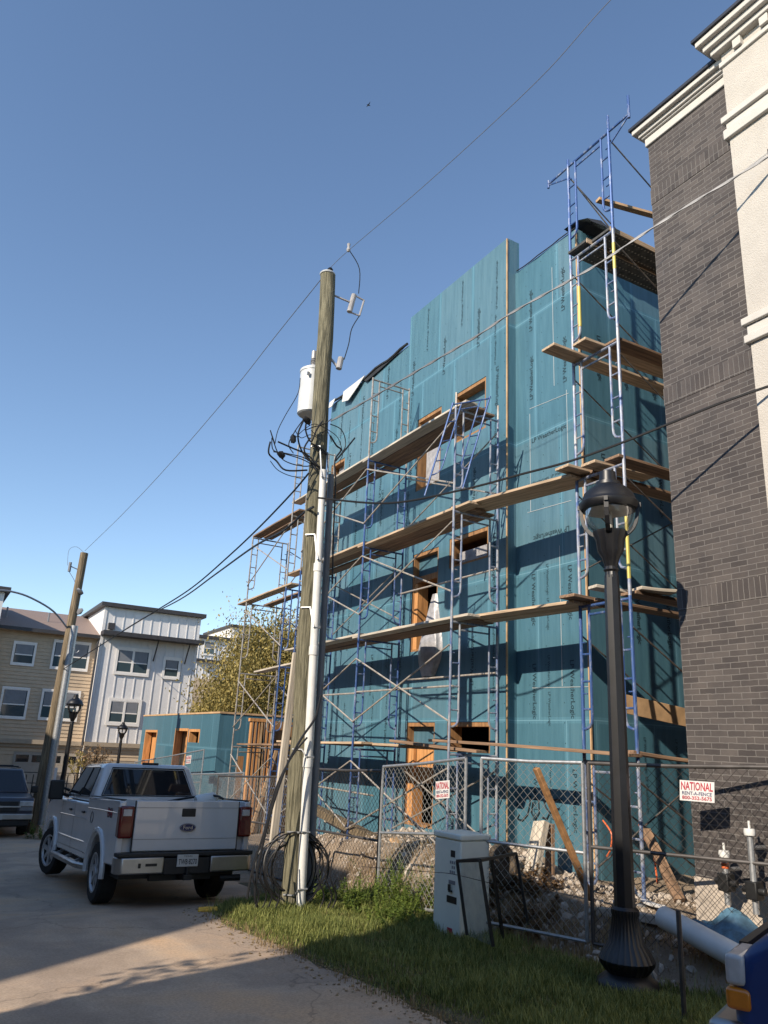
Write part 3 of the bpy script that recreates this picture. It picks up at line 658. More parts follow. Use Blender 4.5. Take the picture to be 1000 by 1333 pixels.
# ---------------------------------------------------------------- brick building
bx,by=7.3,5.96
bb=thing('brick_building','dark grey brick building with a white stucco bay on the right','building',(bx,by,-1.6))
MB().box(bx,20,-14,by,-1.12,8.35).build('brick_wall','brick',bb)
MB().box(bx-.012,20,-14,by+.012,-2.4,-1.121).build('foundation','concrete',bb)
zs=[atx(p[0],p[1],bx).z for p in ((925,775),(905,500),(880,235))]
for z in zs: MB().box(bx-.006,bx+.05,4.62,by+.006,z-.115,z+.115).build('soldier_course','brick_soldier',bb)
def corn(name,x0,prof_,y0,y1,m='cornice_white'):
    b=MB(); 
    for (d,z0,z1) in prof_: b.box(x0-d,x0+.4,y0,y1+d,z0,z1)
    return b.build(name,m,bb,bevel=.012)
zc=8.2
corn('cornice',bx,[(.03,zc,zc+.13),(.06,zc+.132,zc+.16),(.09,zc+.162,zc+.22),(.15,zc+.222,zc+.30)],-14,by)
MB().box(bx-.18,bx+6,-14,by+.18,zc+.302,zc+.345).build('coping','flashing',bb)
# white bay, standing forward of the brick
wx,wy=7.12,4.62; zt_=atx(929,95,wx).z
MB().box(wx,bx-.001,-6,wy,-1.2,zt_+.4).build('stucco_bay','stucco',bb)
zb=atx(945,163,wx).z
corn('band',wx,[(.06,zb+.0,zb+.09),(.02,zb-.10,zb-.002),(.05,zb-.24,zb-.102)],-6,wy)
zb2=atx(978,425,wx).z
corn('band',wx,[(.06,zb2+.02,zb2+.11),(.02,zb2-.10,zb2+.018),(.05,zb2-.2,zb2-.102)],-6,wy)
zt=atx(929,95,wx).z
corn('cornice',wx,[(.03,zt-.04,zt+.04),(.09,zt+.17,zt+.25),(.15,zt+.252,zt+.34),(.21,zt+.342,zt+.43)],-6,wy)
MB().box(wx-.24,bx+4,-6,wy+.24,zt+.432,zt+.475).build('coping','flashing',bb)
for y in np.arange(wy-.2,-1,-.36): MB().box(wx-.07,wx+.1,y-.11,y,zt+.042,zt+.169).build('dentil','cornice_white',bb,bevel=.008)
# ---------------------------------------------------------------- far small teal building + stud walls
fb=thing('low_teal_building','single storey teal sheathed building shell with timber door openings','building',(8.3,24.8,-2.7))
y0=24.8; zt=.83
holes=[]
for (a,b_,c,d) in ((190,198,950,1010),(229,240,948,1000),(247,259,949,967)):
    p=atx(a,c,8.3); q=atx(b_,d,8.3); holes.append((q.y,p.y,max(q.z,-2.6) if d<990 else -2.6,p.z))
MB().wall(0,8.3,8.45,y0,34.9,-3.4,zt,holes).build('front_wall','teal_far',fb)
MB().wall(1,y0-.002,y0+.14,8.45,14,-3.4,zt,[]).build('side_wall','teal_side',fb)
b=MB(); b.box(8.45,14,34.76,34.9,-3.4,zt-.1); b.box(13.9,14.0,y0+.2,34.7,-3.4,zt-.1); b.build('rear_wall','teal_side',fb)
b=MB(); b.box(8.28,8.47,y0-.03,34.93,zt+.001,zt+.06); b.box(8.47,14.0,y0-.03,y0+.17,zt+.001,zt+.06); b.build('top_plate','plywood',fb)
for (ya,yb,za,zb_) in holes:
    b=MB(); t=.09; b.box(8.29,8.55,ya+.001,ya+t,za,zb_-.001); b.box(8.29,8.55,yb-t,yb-.001,za,zb_-.001); b.box(8.29,8.55,ya+t,yb-t,zb_-t,zb_-.001)
    b.box(8.6,8.62,ya-.6,yb+.6,za,zb_+.1); b.build('door_frame' if za<-2 else 'window_frame','wood_new',fb)
st=thing('stud_wall','orange new timber stud wall standing between the scaffold and the low teal building','timber wall',(8.6,21.8,-2.6))
ys_=21.8; pa=aty(328,938,ys_).x; pb=aty(352,938,ys_).x; ztop=aty(345,940,ys_).z
for i,x in enumerate(np.linspace(pa,pb+.02,6)):
    b=MB(); b.box(x,x+.05,ys_,ys_+.14,-3,ztop); b.build('stud','wood_new',st)
b=MB(); b.box(pa-.05,pb+.1,ys_-.01,ys_+.15,ztop+.001,ztop+.09); b.build('top_plate','wood_new',st)
b=MB()
b.beam((pa+.25,ys_-.05,-2.4),(pb+.25,ys_-.05,-.2),.09,.04,(0,1,0)); b.beam((pb-.1,ys_+.02,-2.5),(pb-.25,ys_+.02,ztop),.12,.04,(0,1,0)); b.build('diagonal_stud','plywood',st)
b=MB(); b.box(pb+.3,pb+1.3,ys_+.3,ys_+.34,-2.7,ztop+.05); b.box(pa-.28,pa-.1,ys_+.1,ys_+.13,-2.6,-.4); b.box(pb+.05,pb+.28,ys_+.2,ys_+.22,-2.7,-.5); b.build('plywood_sheet','wood_frame',st)
# ---------------------------------------------------------------- townhouses
TY=46.
tn=thing('tan_townhouse','tan lap sided townhouse with brown shingle roof and garage doors','house',(2,TY,-3.4))
def lap(b,x0,x1,y,z0,z1,st=.19):
    n=int((z1-z0)/st)
    for i in range(n):
        a=z0+i*st; c=min(z1,a+st); b.add([(x0,y-.035,a),(x1,y-.035,a),(x1,y-.004,c),(x0,y-.004,c),(x0,y+.01,a),(x1,y+.01,a)],[(0,1,2,3),(4,5,1,0)])
zE=5.28; zB=-.42
b=MB(); lap(b,-9,8.2,TY,zB,zE); b.box(-9,8.2,TY,TY+9,-3.6,zE); b.build('wall','tan_siding',tn,smooth=0)
b=MB(); lap(b,-9,8.2,TY-.0,-1.2,zB-.25,.19); b.build('lower_wall','tan_siding',tn,smooth=0)
b=MB(); b.box(-9,8.2,TY-.28,TY-.002,zB-.22,zB); b.box(-9,8.2,TY-.12,TY-.04,zB-.4,zB-.222); b.build('belt_trim','trim_tan',tn)
rz=aty(70,798,TY+5.2).z
b=MB(); b.prism([(TY-.55,zE-.02),(TY+5.2,rz),(TY+10.9,zE-.02),(TY+10.9,zE-.14),(TY-.55,zE-.14)],0,-9.3,8.3); b.build('roof','roof_shingle',tn)
b=MB(); b.box(-9.3,8.3,TY-.62,TY-.552,zE-.18,zE+.0); b.build('gutter','dark_trim',tn)
b=MB(); b.box(-9.3,8.3,TY-.55,TY-.04,zE-.16,zE-.142); b.build('soffit','trim_tan',tn)
def win(par,px,y,parts=1,trim='trim_white',tw=.11):
    (xa,ya,xb,yb)=px; p=aty(xa,ya,y); q=aty(xb,yb,y); x0,x1,z0,z1=p.x,q.x,q.z,p.z
    return win2(par,x0,x1,z0,z1,y,parts,trim,tw)
def win2(par,x0,x1,z0,z1,y,parts=1,trim='trim_white',tw=.11):
    b=MB(); b.wall(1,y-.09,y-.037,x0-tw,x1+tw,z0-tw,z1+tw,[(x0,x1,z0,z1)]); o=b.build('window',trim,par)
    MB().box(x0,x1,y-.06,y-.04,z0,z1).build('pane','window_glass',o)
    b=MB(); zm=(z0+z1)/2-.05*(z1-z0)
    for i in range(parts):
        a=x0+(x1-x0)*i/parts; c=x0+(x1-x0)*(i+1)/parts
        b.box(a+.04,c-.04,y-.07,y-.061,zm-.03,zm+.03)
        if i: b.box(a-.06,a+.06,y-.085,y-.0605,z0,z1)
    b.box(x0,x1,y-.075,y-.062,z0,z0+.045); b.box(x0,x1,y-.075,y-.062,z1-.045,z1)
    b.build('sash',trim,o)
    MB().box(x0+.05,x1-.05,y-.0605,y-.0602,zm,z1-.05).build('blind','pvc_grey',o)
    return o
win(tn,(21,837,41,865),TY); win(tn,(73,835,111,872),TY,2); win(tn,(6,896,30,934),TY); win(tn,(58,899,97,937),TY,2)
win2(tn,-3.6,-2.4,2.6,4.4,TY); win2(tn,-3.6,-2.4,.2,1.9,TY)
for i in range(4):
    x0=-7.6+i*4.05
    o=MB().box(x0,x0+3.2,TY-.06,TY-.037,-3.4,-1.05).build('garage_door','garage',tn); b=MB()
    for k in range(4): b.box(x0+.12+k*.78,x0+.74+k*.78,TY-.068,TY-.061,-1.55,-1.2)
    b.build('pane','car_glass',o)
    b=MB()
    for z in (-1.65,-2.25,-2.85): b.box(x0,x0+3.2,TY-.066,TY-.0605,z,z+.02)
    b.build('panel_joint','trim_tan',o)
b=MB()
for x,zz in ((2.1,1.0),(4.3,.9),(7.9,.8)): b.tube([(x*1.0+1,TY+2,6.0),(x+1,TY+2,6.2+zz*.4)],.05,6)
b.build('vent_pipe','pvc_grey',tn)
# white tower at the far left edge
wl=thing('edge_townhouse','white townhouse bay just entering at the left edge above the tan house','house',(1.5,TY-1.5,-3.4))
p=aty(10,768,TY-1.2); MB().box(-3.5,p.x-.1,TY-1.2,TY+4,-.2,p.z-.15).build('wall','white_siding',wl); MB().box(-3.7,p.x+.15,TY-1.45,TY+4.2,p.z-.149,p.z+.12).build('roof_trim','dark_trim',wl)
# white board and batten house
wt=thing('white_townhouse','white board and batten townhouse with flat roof and dark awning','house',(11,TY-.6,-3.4))
WY=TY-.7; x0=aty(141,900,WY).x; 
xl=aty(150,795,WY).x-.55; xr=aty(264,806,WY).x-.12; zt=aty(200,797,WY).z
b=MB(); b.box(xl,xr,WY,TY+8,-3.6,zt); b.build('wall','white_siding',wt)
b=MB()
for x in np.arange(xl+.06,xr,.52): b.box(x-.025,x+.025,WY-.03,WY-.001,-.4,zt-.02)
b.box(xl-.02,xl+.14,WY-.035,WY-.0315,-.4,zt); b.box(xr-.14,xr+.02,WY-.035,WY-.0315,-.4,zt)
b.build('battens','white_siding',wt)
MB().box(xl-.25,xr+.25,WY-.28,TY+8.2,zt+.001,zt+.22).build('roof_trim','dark_trim',wt)
za=aty(200,830,WY-.6).z
MB().box(xl-.05,xr+.1,WY-.95,WY-.0315,za-.12,za+.1).build('awning','dark_trim',wt)
b=MB()
for f in (.55,.88): x=xl+(xr-xl)*f; b.beam((x,WY-.75,za-.12),(x,WY-.04,za-1.25),.06,.06)
b.build('awning_strut','dark_trim',wt)
win(wt,(155,845,190,878),WY,2,'trim_white',.14); win(wt,(216,858,230,882),WY,1,'trim_white',.14); win(wt,(145,912,177,942),WY,2,'trim_white',.16)
b=MB(); b.box(xl-.05,xr+.05,WY-.25,WY-.0355,-.62,-.402); b.build('belt_trim','trim_tan',wt)
b=MB(); lap(b,xl-.02,xr+.02,WY-.01,-1.5,-.63); b.build('lower_wall','tan_siding',wt,smooth=0)
o=MB().box(xl+.7,xl+4.4,WY-.06,WY-.002,-3.4,-1.35).build('garage_door','garage',wt); b=MB()
for k in range(4): b.box(xl+.8+k*.9,xl+1.55+k*.9,WY-.068,WY-.0605,-1.8,-1.45)
b.build('pane','car_glass',o)
b=MB(); b.tube([(xl-.12,WY-.1,4.9),(xl-.12,WY-.1,-3)],.06,6); b.build('downpipe','dark_trim',wt)
MB().box(xl+.28,xl+.62,WY-.3,WY-.04,za+.25,za+.6).build('wall_lamp','dark_trim',wt)
# further white houses behind the tree
def far_house(label,px0,px1,py,Y,pyb=905):
    p=aty(px0,py,Y); q=aty(px1,py,Y); t=thing('white_house',label,'house',(p.x,Y,-3.4))
    MB().box(p.x,q.x,Y,Y+9,-3.6,p.z-.25).build('wall','white_siding',t); MB().box(p.x-.2,q.x+.2,Y-.3,Y+9.2,p.z-.249,p.z).build('roof_trim','dark_trim',t)
    b=MB()
    for x in np.arange(p.x+.3,q.x,.6): b.box(x-.03,x+.03,Y-.04,Y-.001,-.4,p.z-.26)
    b.build('battens','white_siding',t); zz=aty(px0,py+32,Y).z
    MB().box(p.x-.05,q.x+.1,Y-.8,Y-.041,zz-.15,zz).build('awning','dark_trim',t)
    win2(t,p.x+.8,p.x+1.7,zz+.5,zz+1.6,Y,1); MB().box(p.x+.05,q.x-.05,Y-.2,Y-.0415,-.6,zz-1.6).build('lower_wall','tan_siding',t)
far_house('distant white house partly behind the right wall of the white townhouse',256,303,826,66)
far_house('distant white house rising behind the olive tree',302,352,813,78)
# ---------------------------------------------------------------- shade-giving neighbours on the left, outside the picture
nb=thing('street_building','tall plain building across the street, outside the picture on the left','building',(-9,30,-2.6))
MB().prism([(-6,7.95),(-6,70),(-30,70),(-30,1.13),(-15,1.13)],2,-4,6.15).build('wall','caster_wall',nb,normals=True)
nb=thing('corner_house','plain building behind the camera to the left, outside the picture','building',(-9,-6,-1.6))
MB().prism([(-6,4.75),(-13.5,1.67),(-13.5,-30),(-6,-30)],2,-3,6.9).build('wall','caster_wall',nb,normals=True)
# ---------------------------------------------------------------- trees
def tree(name,label,base,h,rx,rz,nleaf,leaf,lm,trunk_r=.12,seed=1,nb_=46,group=None,cz=None,dens=.35):
    rd=random.Random(seed); t=thing(name,label,'tree',base,group); bz=Vector(base); cz=cz or h-rz
    b=MB(); b.tube([bz,bz+Vector((.05,.02,cz*.5)),bz+Vector((-.04,.05,cz)),bz+Vector((0,0,cz+rz*.5))],[trunk_r,trunk_r*.8,trunk_r*.55,trunk_r*.2],8)
    tips=[]
    for i in range(nb_):
        a=rd.uniform(0,6.28); u=rd.uniform(-.8,1); q=(1-u*u)**.5; rr=rd.uniform(.55,1.0)*(1+.18*math.sin(3*a+seed)+.14*math.sin(5*a+u*4))
        e=bz+Vector((math.cos(a)*q*rx*rr,math.sin(a)*q*rx*rr,cz+u*rz*rr)); s0=bz+Vector((0,0,cz*rd.uniform(.45,1.05)))
        m=s0.lerp(e,.5)+Vector((0,0,-.1*rx)); b.tube([s0,m,e],[trunk_r*.28,trunk_r*.16,trunk_r*.05],5,False); tips.append(e); tips.append(m.lerp(e,.5))
    b.build('trunk','bark',t)
    l=MB()
    for i in range(nleaf):
        c=tips[rd.randrange(len(tips))]; s=rx*dens
        p=c+Vector((rd.gauss(0,s*.5),rd.gauss(0,s*.5),rd.gauss(0,s*.42))); e=Euler((rd.uniform(0,6),rd.uniform(0,6),rd.uniform(0,6))).to_matrix(); q=leaf*rd.uniform(.6,1.3)
        l.add([p+e@Vector(v) for v in ((-q,0,0),(0,-q*.45,0),(q,0,0),(0,q*.45,.1*q))],[(0,1,2,3)])
    l.build('crown',lm,t,smooth=0); return t
tx=aty(325,900,38)
tree('olive_tree','large olive green tree behind the scaffold and low teal building',(tx.x+1.0,38,-3.1),9.4,3.3,3.8,62000,.085,'leaf_olive',.2,3,90,dens=.42)
tx2=aty(268,905,40); tree('round_bush','lower greener tree left of the big olive tree above the teal wall',(tx2.x+1.1,40,-3.1),5.8,1.9,2.3,22000,.08,'leaf_olive',.1,5,34)
tx3=aty(380,860,46); tree('back_tree','tree crown half hidden behind the wooden utility pole',(tx3.x,46,-3.1),8.6,2.6,3.0,11000,.12,'leaf_olive',.2,8,46)
tree('bare_crape_myrtle','small nearly bare tree in front of the garages',tuple(aty(118,1030,42))[:2]+(-3.35,),3.0,.9,.8,500,.06,'leaf_dry',.07,11,60,dens=.15)
tree('thin_shrub','thin twiggy shrub against the garage wall',tuple(aty(97,1030,43))[:2]+(-3.35,),2.6,.55,.7,450,.06,'leaf_olive',.04,12,30,dens=.2)
tree('street_tree','tree outside the picture that shades the road in the foreground',(-3.9,4.55,-1.75),4.9,1.2,1.0,1300,.09,'leaf_green',.1,15,30,dens=.32)
# weeds by the pole and cabinet
def weed(name,label,c,n,r,h,m='leaf_green',leaf=.035,group='weeds in the grass verge'):
    b=MB(); ns=max(14,n//45); per=n//ns
    for _ in range(ns):
        a=random.uniform(0,6.28); q=r*random.random()**.7; x=c[0]+q*math.cos(a); y=c[1]+q*math.sin(a); z0=H(x,y); hh=h*random.uniform(.35,1.25)*(1-.45*q/r)
        tip=Vector((x+random.gauss(0,.10)*hh/.3,y+random.gauss(0,.10)*hh/.3,z0+hh)); s0=Vector((x,y,z0)); b.tube([s0,s0.lerp(tip,.5)+Vector((random.gauss(0,.02),random.gauss(0,.02),0)),tip],[.004,.003,.002],4,False)
        for k in range(per):
            t=random.random()**.7; p=s0.lerp(tip,t); az=random.uniform(0,6.28); w=leaf*random.uniform(.5,1.4)*(1.15-.6*t); o_=Vector((math.cos(az),math.sin(az),random.uniform(-.1,.9))).normalized(); sd=o_.cross(Vector((0,0,1))).normalized()
            q0=p+o_*w*.5; b.add([p,q0+sd*w*.42,p+o_*w*1.8+Vector((0,0,-.25*w)),q0-sd*w*.42],[(0,1,2,3)])
    return tag(b.build(name,m,base=(c[0],c[1],H(*c)),smooth=0),label,'weed',group)
weed('weed_clump','tall bright green weed clump right of the pole in front of the fence',(5.9,9.7),6500,.65,.62)
weed('weed_clump','low green weed clump beside the utility cabinet',(5.5,8.8),2600,.4,.34)
weed('weed_clump','darker weeds at the foot of the wooden pole',(5.45,10.9),2400,.5,.35)
weed('weed_clump','small weeds growing at the base of the far street pole',(3.6,26.0),500,.4,.5,leaf=.07)
weed('dry_brush','dry brown brush piled inside the fence behind the cabinet',(7.1,8.5),2600,.5,.28,'leaf_dry',.05,'dry brush inside the fence')
weed('dry_brush','tumble of dry twigs along the fence foot',(6.55,7.9),2200,.5,.2,'leaf_dry',.04,'dry brush inside the fence')
# ================================================================ utility poles and cables
def onp(px,py,P,Q):
    d=Vector(ray(px,py)); n=(Q-P).cross(Vector((0,0,1))); t=n.dot(P)/n.dot(d); return d*t
def smooth(pts,k=6):
    pts=[Vector(p) for p in pts]; out=[]
    for i in range(len(pts)-1):
        p0=pts[max(i-1,0)];p1=pts[i];p2=pts[i+1];p3=pts[min(i+2,len(pts)-1)]
        for j in range(k):
            t=j/k; out.append(.5*((2*p1)+(p2-p0)*t+(2*p0-5*p1+4*p2-p3)*t*t+(3*p1-p0-3*p2+p3)*t**3))
    out.append(pts[-1]); return out
def cable(px,P,Q,r,m,name,label,cat='cable',twist=0,group=None):
    pts=smooth([P]+[onp(a,b,P,Q) for a,b in px]+[Q],8)
    b=MB(); b.tube(pts,r,6)
    if twist:
        for ph in (0,3.14):
            q=[]; L=0
            dense=smooth(pts,4)
            for i,p in enumerate(dense):
                if i: L+=(p-dense[i-1]).length
                a=L*9+ph; q.append(p+Vector((0,math.cos(a),math.sin(a)))*twist)
            b.tube(q,r*.8,5)
    return tag(b.build(name,m,base=P),label,cat,group)
pb_=aty(379,1182,10.26); PB=Vector((pb_.x,10.26,H(pb_.x,10.26)-.05)); PT=aty(428,358,10.3)
up=thing('utility_pole','tall weathered wooden utility pole in the grass with grey transformer and white conduit','utility pole',PB)
def onpole(t): return PB.lerp(PT,t)
b=MB(); pts=[onpole(i/16)+Vector((.012*math.sin(i*1.9),.01*math.cos(i*2.3),0)) for i in range(17)]; b.tube(pts,[.148-.022*i/16 for i in range(17)],18)
b.build('pole','pole_wood',up)
tp=onpole(1); b=MB(); b.lathe([(.128,-.015),(.134,.0),(.12,.02),(.03,.03)],14,tp+Vector((-.02,0,0))); b.build('pole_cap','transformer',up)
b=MB(); b.lathe([(.03,0),(.045,.03),(.03,.06),(.05,.08),(.03,.11),(.01,.12)],10,tp+Vector((.02,0,.03))); b.build('insulator','lamp_black',up)
c0,c1=aty(391,1183,10.06),aty(421,612,10.04); b=MB(); b.tube([c0.lerp(c1,t) for t in (0,.3,.55,.75)],.062,14); b.tube([c0.lerp(c1,t) for t in (.748,1)],.052,14)
for t in (.3,.55,.75): q=c0.lerp(c1,t); b.tube([q-Vector((0,0,.06)),q+Vector((0,0,.06))],.07,14)
b.build('conduit','pvc',up)
c2,c3=aty(402,1178,10.29),aty(431,618,10.38); b=MB(); b.tube([c2,c3],.05,12); b.build('conduit','pvc_grey',up)
for py in (625,745,838,1005,1095,1160):
    t=(1182-py)/(1182-358.); q=onpole(t+.0); cc=c0.lerp(c1,min(1,(1183-py)/(1183-612.)))
    b=MB(); b.tube([q+Vector((-.15,-.06,0)),q+Vector((-.05,-.165,0)),cc+Vector((-.05,-.06,0)),cc+Vector((.05,-.06,0)),q+Vector((.17,.02,0))],.013,5); b.build('strap','galv',up)
tc=aty(407,512,10.68); b=MB(); b.lathe([(.20,-.40),(.225,-.38),(.225,.34),(.235,.35),(.235,.39),(.16,.44),(.03,.45)],24,tc); tr=b.build('transformer','transformer',up)
b=MB(); b.lathe([(.045,.44),(.03,.5),(.055,.52),(.03,.54),(.055,.56),(.03,.58),(.045,.60),(.04,.74),(.01,.75)],12,tc+Vector((-.04,-.03,0))); b.build('bushing','ceramic',tr)
b=MB(); b.beam(tc+Vector((.1,-.1,.25)),onpole(.82),.05,.05); b.beam(tc+Vector((.1,-.1,-.2)),onpole(.76),.05,.05); b.box(tc.x-.2,tc.x-.16,tc.y-.2,tc.y-.17,tc.z+.2,tc.z+.26); b.build('bracket','galv',tr)
# fused cutout on its bracket
k0=aty(438,388,10.26); k1=aty(455,393,10.21); b=MB(); b.beam(onpole(.965),k1,.03,.02); a0,a1=aty(461,384,10.21),aty(455,406,10.21); b.tube([a0,a1],[.045,.045],10); d0,d1=aty(474,391,10.21),aty(468,411,10.21); b.tube([d0,d1],.016,6); b.beam(a0,d0,.02,.02); b.beam(a1,d1,.02,.02); b.build('fused_cutout','ceramic',up)
a0,a1=aty(444,466,10.21),aty(441,480,10.21); b=MB(); b.tube([a0,a1],.05,10); b.beam(a1,onpole(.855),.03,.03); b.build('lightning_arrester','ceramic',up)
b=MB()
for pth in ([(455,326),(468,350),(467,382)],[(468,411),(458,428),(454,448),(448,468)],[(391,492),(388,512),(372,540),(362,560),(358,578)],[(396,545),(385,560),(376,578),(382,590)],
            [(358,578),(352,560),(362,590),(375,602),(400,607),(415,600)],[(362,575),(380,583),(400,592),(414,606),(420,612)],[(356,588),(375,592),(398,600),(416,612)],[(400,545),(398,560),(405,575),(412,560),(420,548)],
            [(398,560),(408,556),(422,552),(432,545)],[(380,575),(395,560),(410,552),(428,560)],[(428,560),(440,570),(446,590),(442,600)],[(430,567),(438,580),(444,586),(436,600),(437,630),(434,700),(433,760)],[(437,600),(450,585),(462,570)],[(404,570),(396,585),(404,600),(412,612)],
            [(405,577),(420,585),(425,592),(408,580)],[(352,575),(350,590),(360,600),(372,612),(400,612)],[(354,570),(356,586),(372,590),(396,596),(414,608)],[(352,600),(362,612),(380,620),(398,621)],[(395,548),(388,566),(392,585),(402,600)],[(430,552),(445,560),(450,580),(440,596)],[(405,560),(415,568),(425,560),(432,575)],[(384,560),(392,570),(404,566),(418,572)]):
    b.tube(smooth([aty(x,y,10.08+.02*(i%3)) for i,(x,y) in enumerate(pth)],5),random.choice((.006,.008,.013)),6)
for (x,y) in ((382,572),(366,592),(400,548)): rb_=MB(); rock(rb_,*aty(x,y,10.08),.09); rb_.build('connector','black_cable',up)
b.build('wire_bundle','black_cable',up)
# far pole
FB=Vector((aty(42,1082,28).x,28,H(3.5,28)-.05)); FT=aty(110,720,28)
fp=thing('utility_pole','distant leaning wooden utility pole with pale conduit and street light arm','utility pole',FB)
b=MB(); b.tube([FB.lerp(FT,i/8) for i in range(9)],[.17-.04*i/8 for i in range(9)],14); b.build('pole','pole_wood_brown',fp)
b=MB(); b.tube([FB+Vector((.22,-.12,.3)),FB.lerp(FT,.72)+Vector((.1,-.17,0))],.12,12); b.build('conduit','galv',fp)
a=FB.lerp(FT,.70); b=MB(); b.tube(smooth([a,aty(70,796,27.6),aty(40,778,27.2),aty(15,770,27.0),aty(-8,768,26.8)],5),.032,7); b.build('light_arm','galv',fp)
MB().box(*sum([[aty(-14,768,26.8)[i]-.3,aty(-14,768,26.8)[i]+.2] if i==0 else [aty(-14,768,26.8)[i]-.1,aty(-14,768,26.8)[i]+.06] for i in range(3)],[])).build('light_head','galv',fp,bevel=.03)
b=MB(); a0,a1=aty(92,732,28),aty(90,744,28); b.tube([a0,a1],.05,8); b.beam(a0.lerp(a1,.4),FB.lerp(FT,.93),.03,.03)
b.tube(smooth([aty(88,736,28),aty(90,716,28),aty(100,712,28),FT],4),.008,4); b.tube(smooth([a1,aty(97,756,28),FB.lerp(FT,.85)],4),.012,4)
b.build('fused_cutout','pvc_grey',fp)
for py in (770,796): b=MB(); q=aty(104,py,27.85); rock(b,*q,.2); b.build('bracket','pvc_grey',fp)
b=MB(); b.tube(smooth([aty(92,843,27.8),aty(97,844,27.7),aty(99,850,27.7),aty(103,847,27.7)],4),.012,5); b.build('cable_hook','galv',fp)
# spans
IP=tp+Vector((.02,0,.15)); FTI=FT+Vector((0,0,.08))
cable([(360,436),(300,512),(220,605),(160,669)],IP,FTI,.007,'grey_cable','power_line','thin high power line from the near pole top down to the distant pole','power line')
Q=aty(960,-160,3.0); cable([(455,325),(560,235),(700,105),(795,0)],IP,Q,.0045,'grey_cable','power_line','thin high power line running from the near pole top up and out of the picture','power line')
b=MB(); q=onp(454,322,IP,Q); b.lathe([(.02,-.08),(.035,-.05),(.02,0),(.03,.06),(.01,.08)],8,q); tag(b.build('line_clamp','ceramic',base=q),'small clamp on the high line just above the near pole top','clamp')
P=aty(431,548,10.01); Q=atx(1003,202,7.0)
cable([(480,520),(560,473),(620,438),(665,408),(740,366),(780,343),(840,303),(900,265),(950,235)],P,Q,.011,'grey_cable','service_cable','twisted grey service cable sagging across the teal facade up to the white bay','cable',twist=.012)
MB_=MB(); MB_.box(wx-.1,wx-.001,Q.y-.05,Q.y+.04,Q.z-.1,Q.z+.12); tag(MB_.build('cable_anchor','black_metal',base=Q),'small dark anchor box on the white bay holding the service cable','anchor')
P=aty(414,648,9.95); Q=atx(1003,502,7.05)
cable([(505,655),(600,638),(680,617),(740,601),(800,580),(870,552),(940,524)],P,Q,.0145,'black_cable','telephone_cable','straight black cable crossing in front of the brick wall and the lantern','cable')
P=aty(408,660,9.98); Q=aty(150,829,45.0)
cable([(395,668),(370,690),(330,712),(280,748),(235,780),(190,803),(165,818)],P,Q,.02,'black_cable','telephone_cable','thick black cable falling left from the near pole toward the white townhouse','cable')
P=aty(402,616,9.98); Q=FB.lerp(FT,.56)
cable([(380,642),(340,684),(300,722),(250,765),(200,797),(150,828)],P,Q,.0145,'black_cable','telephone_cable','thinner wavy black cable above the thick one left of the near pole','cable')
# cables running down behind the pole and coiled at its foot
b=MB(); b.tube(smooth([aty(x,y,9.86) for x,y in ((418,905),(410,935),(392,962),(372,1000),(352,1060),(338,1120),(332,1165),(336,1182))],5),.016,6)
b.tube(smooth([aty(x,y,9.96) for x,y in ((400,960),(380,985),(360,1025),(345,1080),(328,1135),(322,1170))],5),.013,6); tag(b.build('loose_cable','black_cable',base=PB),'pair of loose black cables slanting down past the pole to the grass','cable')
b=MB(); ctr=aty(382,1128,10.2)
for i in range(8):
    rr=.34+.16*random.random(); rz=.32+.13*random.random(); dx=random.uniform(-.1,.1); ph=random.random()*6
    b.tube([ctr+Vector((dx+rr*math.cos(t)*.93,rr*math.cos(t)*-.25+.03*math.sin(3*t+ph)+.03*i-.1,rz*math.sin(t)+.02*math.sin(2*t+ph))) for t in np.linspace(ph,ph+6.28,30)],.0105,5)
for x0 in (335,345,352,362,420,430,436): b.tube(smooth([aty(x0,1108,9.9),aty(x0-6,1140,9.85),aty(x0+2,1165,9.85),aty(x0-3,1182,9.85)],4),.011,5)
tag(b.build('cable_coil','black_cable',base=ctr),'big loops of spare black cable coiled round the foot of the wooden pole','cable coil')
# ================================================================ lanterns
m,nt,bs=newmat('lens'); L=nt.links.new; tr_=N(nt,'ShaderNodeBsdfTransparent'); gl_=N(nt,'ShaderNodeBsdfGlossy'); gl_.inputs['Roughness'].default_value=.05; lw=N(nt,'ShaderNodeLayerWeight',Blend=.25)
mm=N(nt,'ShaderNodeMath',operation='MULTIPLY_ADD'); L(lw.outputs['Fresnel'],mm.inputs[0]); mm.inputs[1].default_value=.5; mm.inputs[2].default_value=.03
ms=N(nt,'ShaderNodeMixShader'); L(mm.outputs[0],ms.inputs[0]); L(tr_.outputs[0],ms.inputs[1]); L(gl_.outputs[0],ms.inputs[2]); L(ms.outputs[0],nt.nodes['Material Output'].inputs[0])
m,nt,bs=newmat('dirty_pane'); L=nt.links.new; tr_=N(nt,'ShaderNodeBsdfTransparent'); tr_.inputs[0].default_value=(.8,.82,.8,1); gl_=N(nt,'ShaderNodeBsdfDiffuse'); gl_.inputs[0].default_value=(.42,.43,.41,1)
no=N(nt,'ShaderNodeTexNoise',Scale=5,Detail=5); rr_=ramp(nt,no.outputs[0],[(.3,(.12,.12,.12)),(.7,(.38,.38,.38))]); ms=N(nt,'ShaderNodeMixShader'); L(rr_.outputs[0],ms.inputs[0]); L(tr_.outputs[0],ms.inputs[1]); L(gl_.outputs[0],ms.inputs[2]); L(ms.outputs[0],nt.nodes['Material Output'].inputs[0])
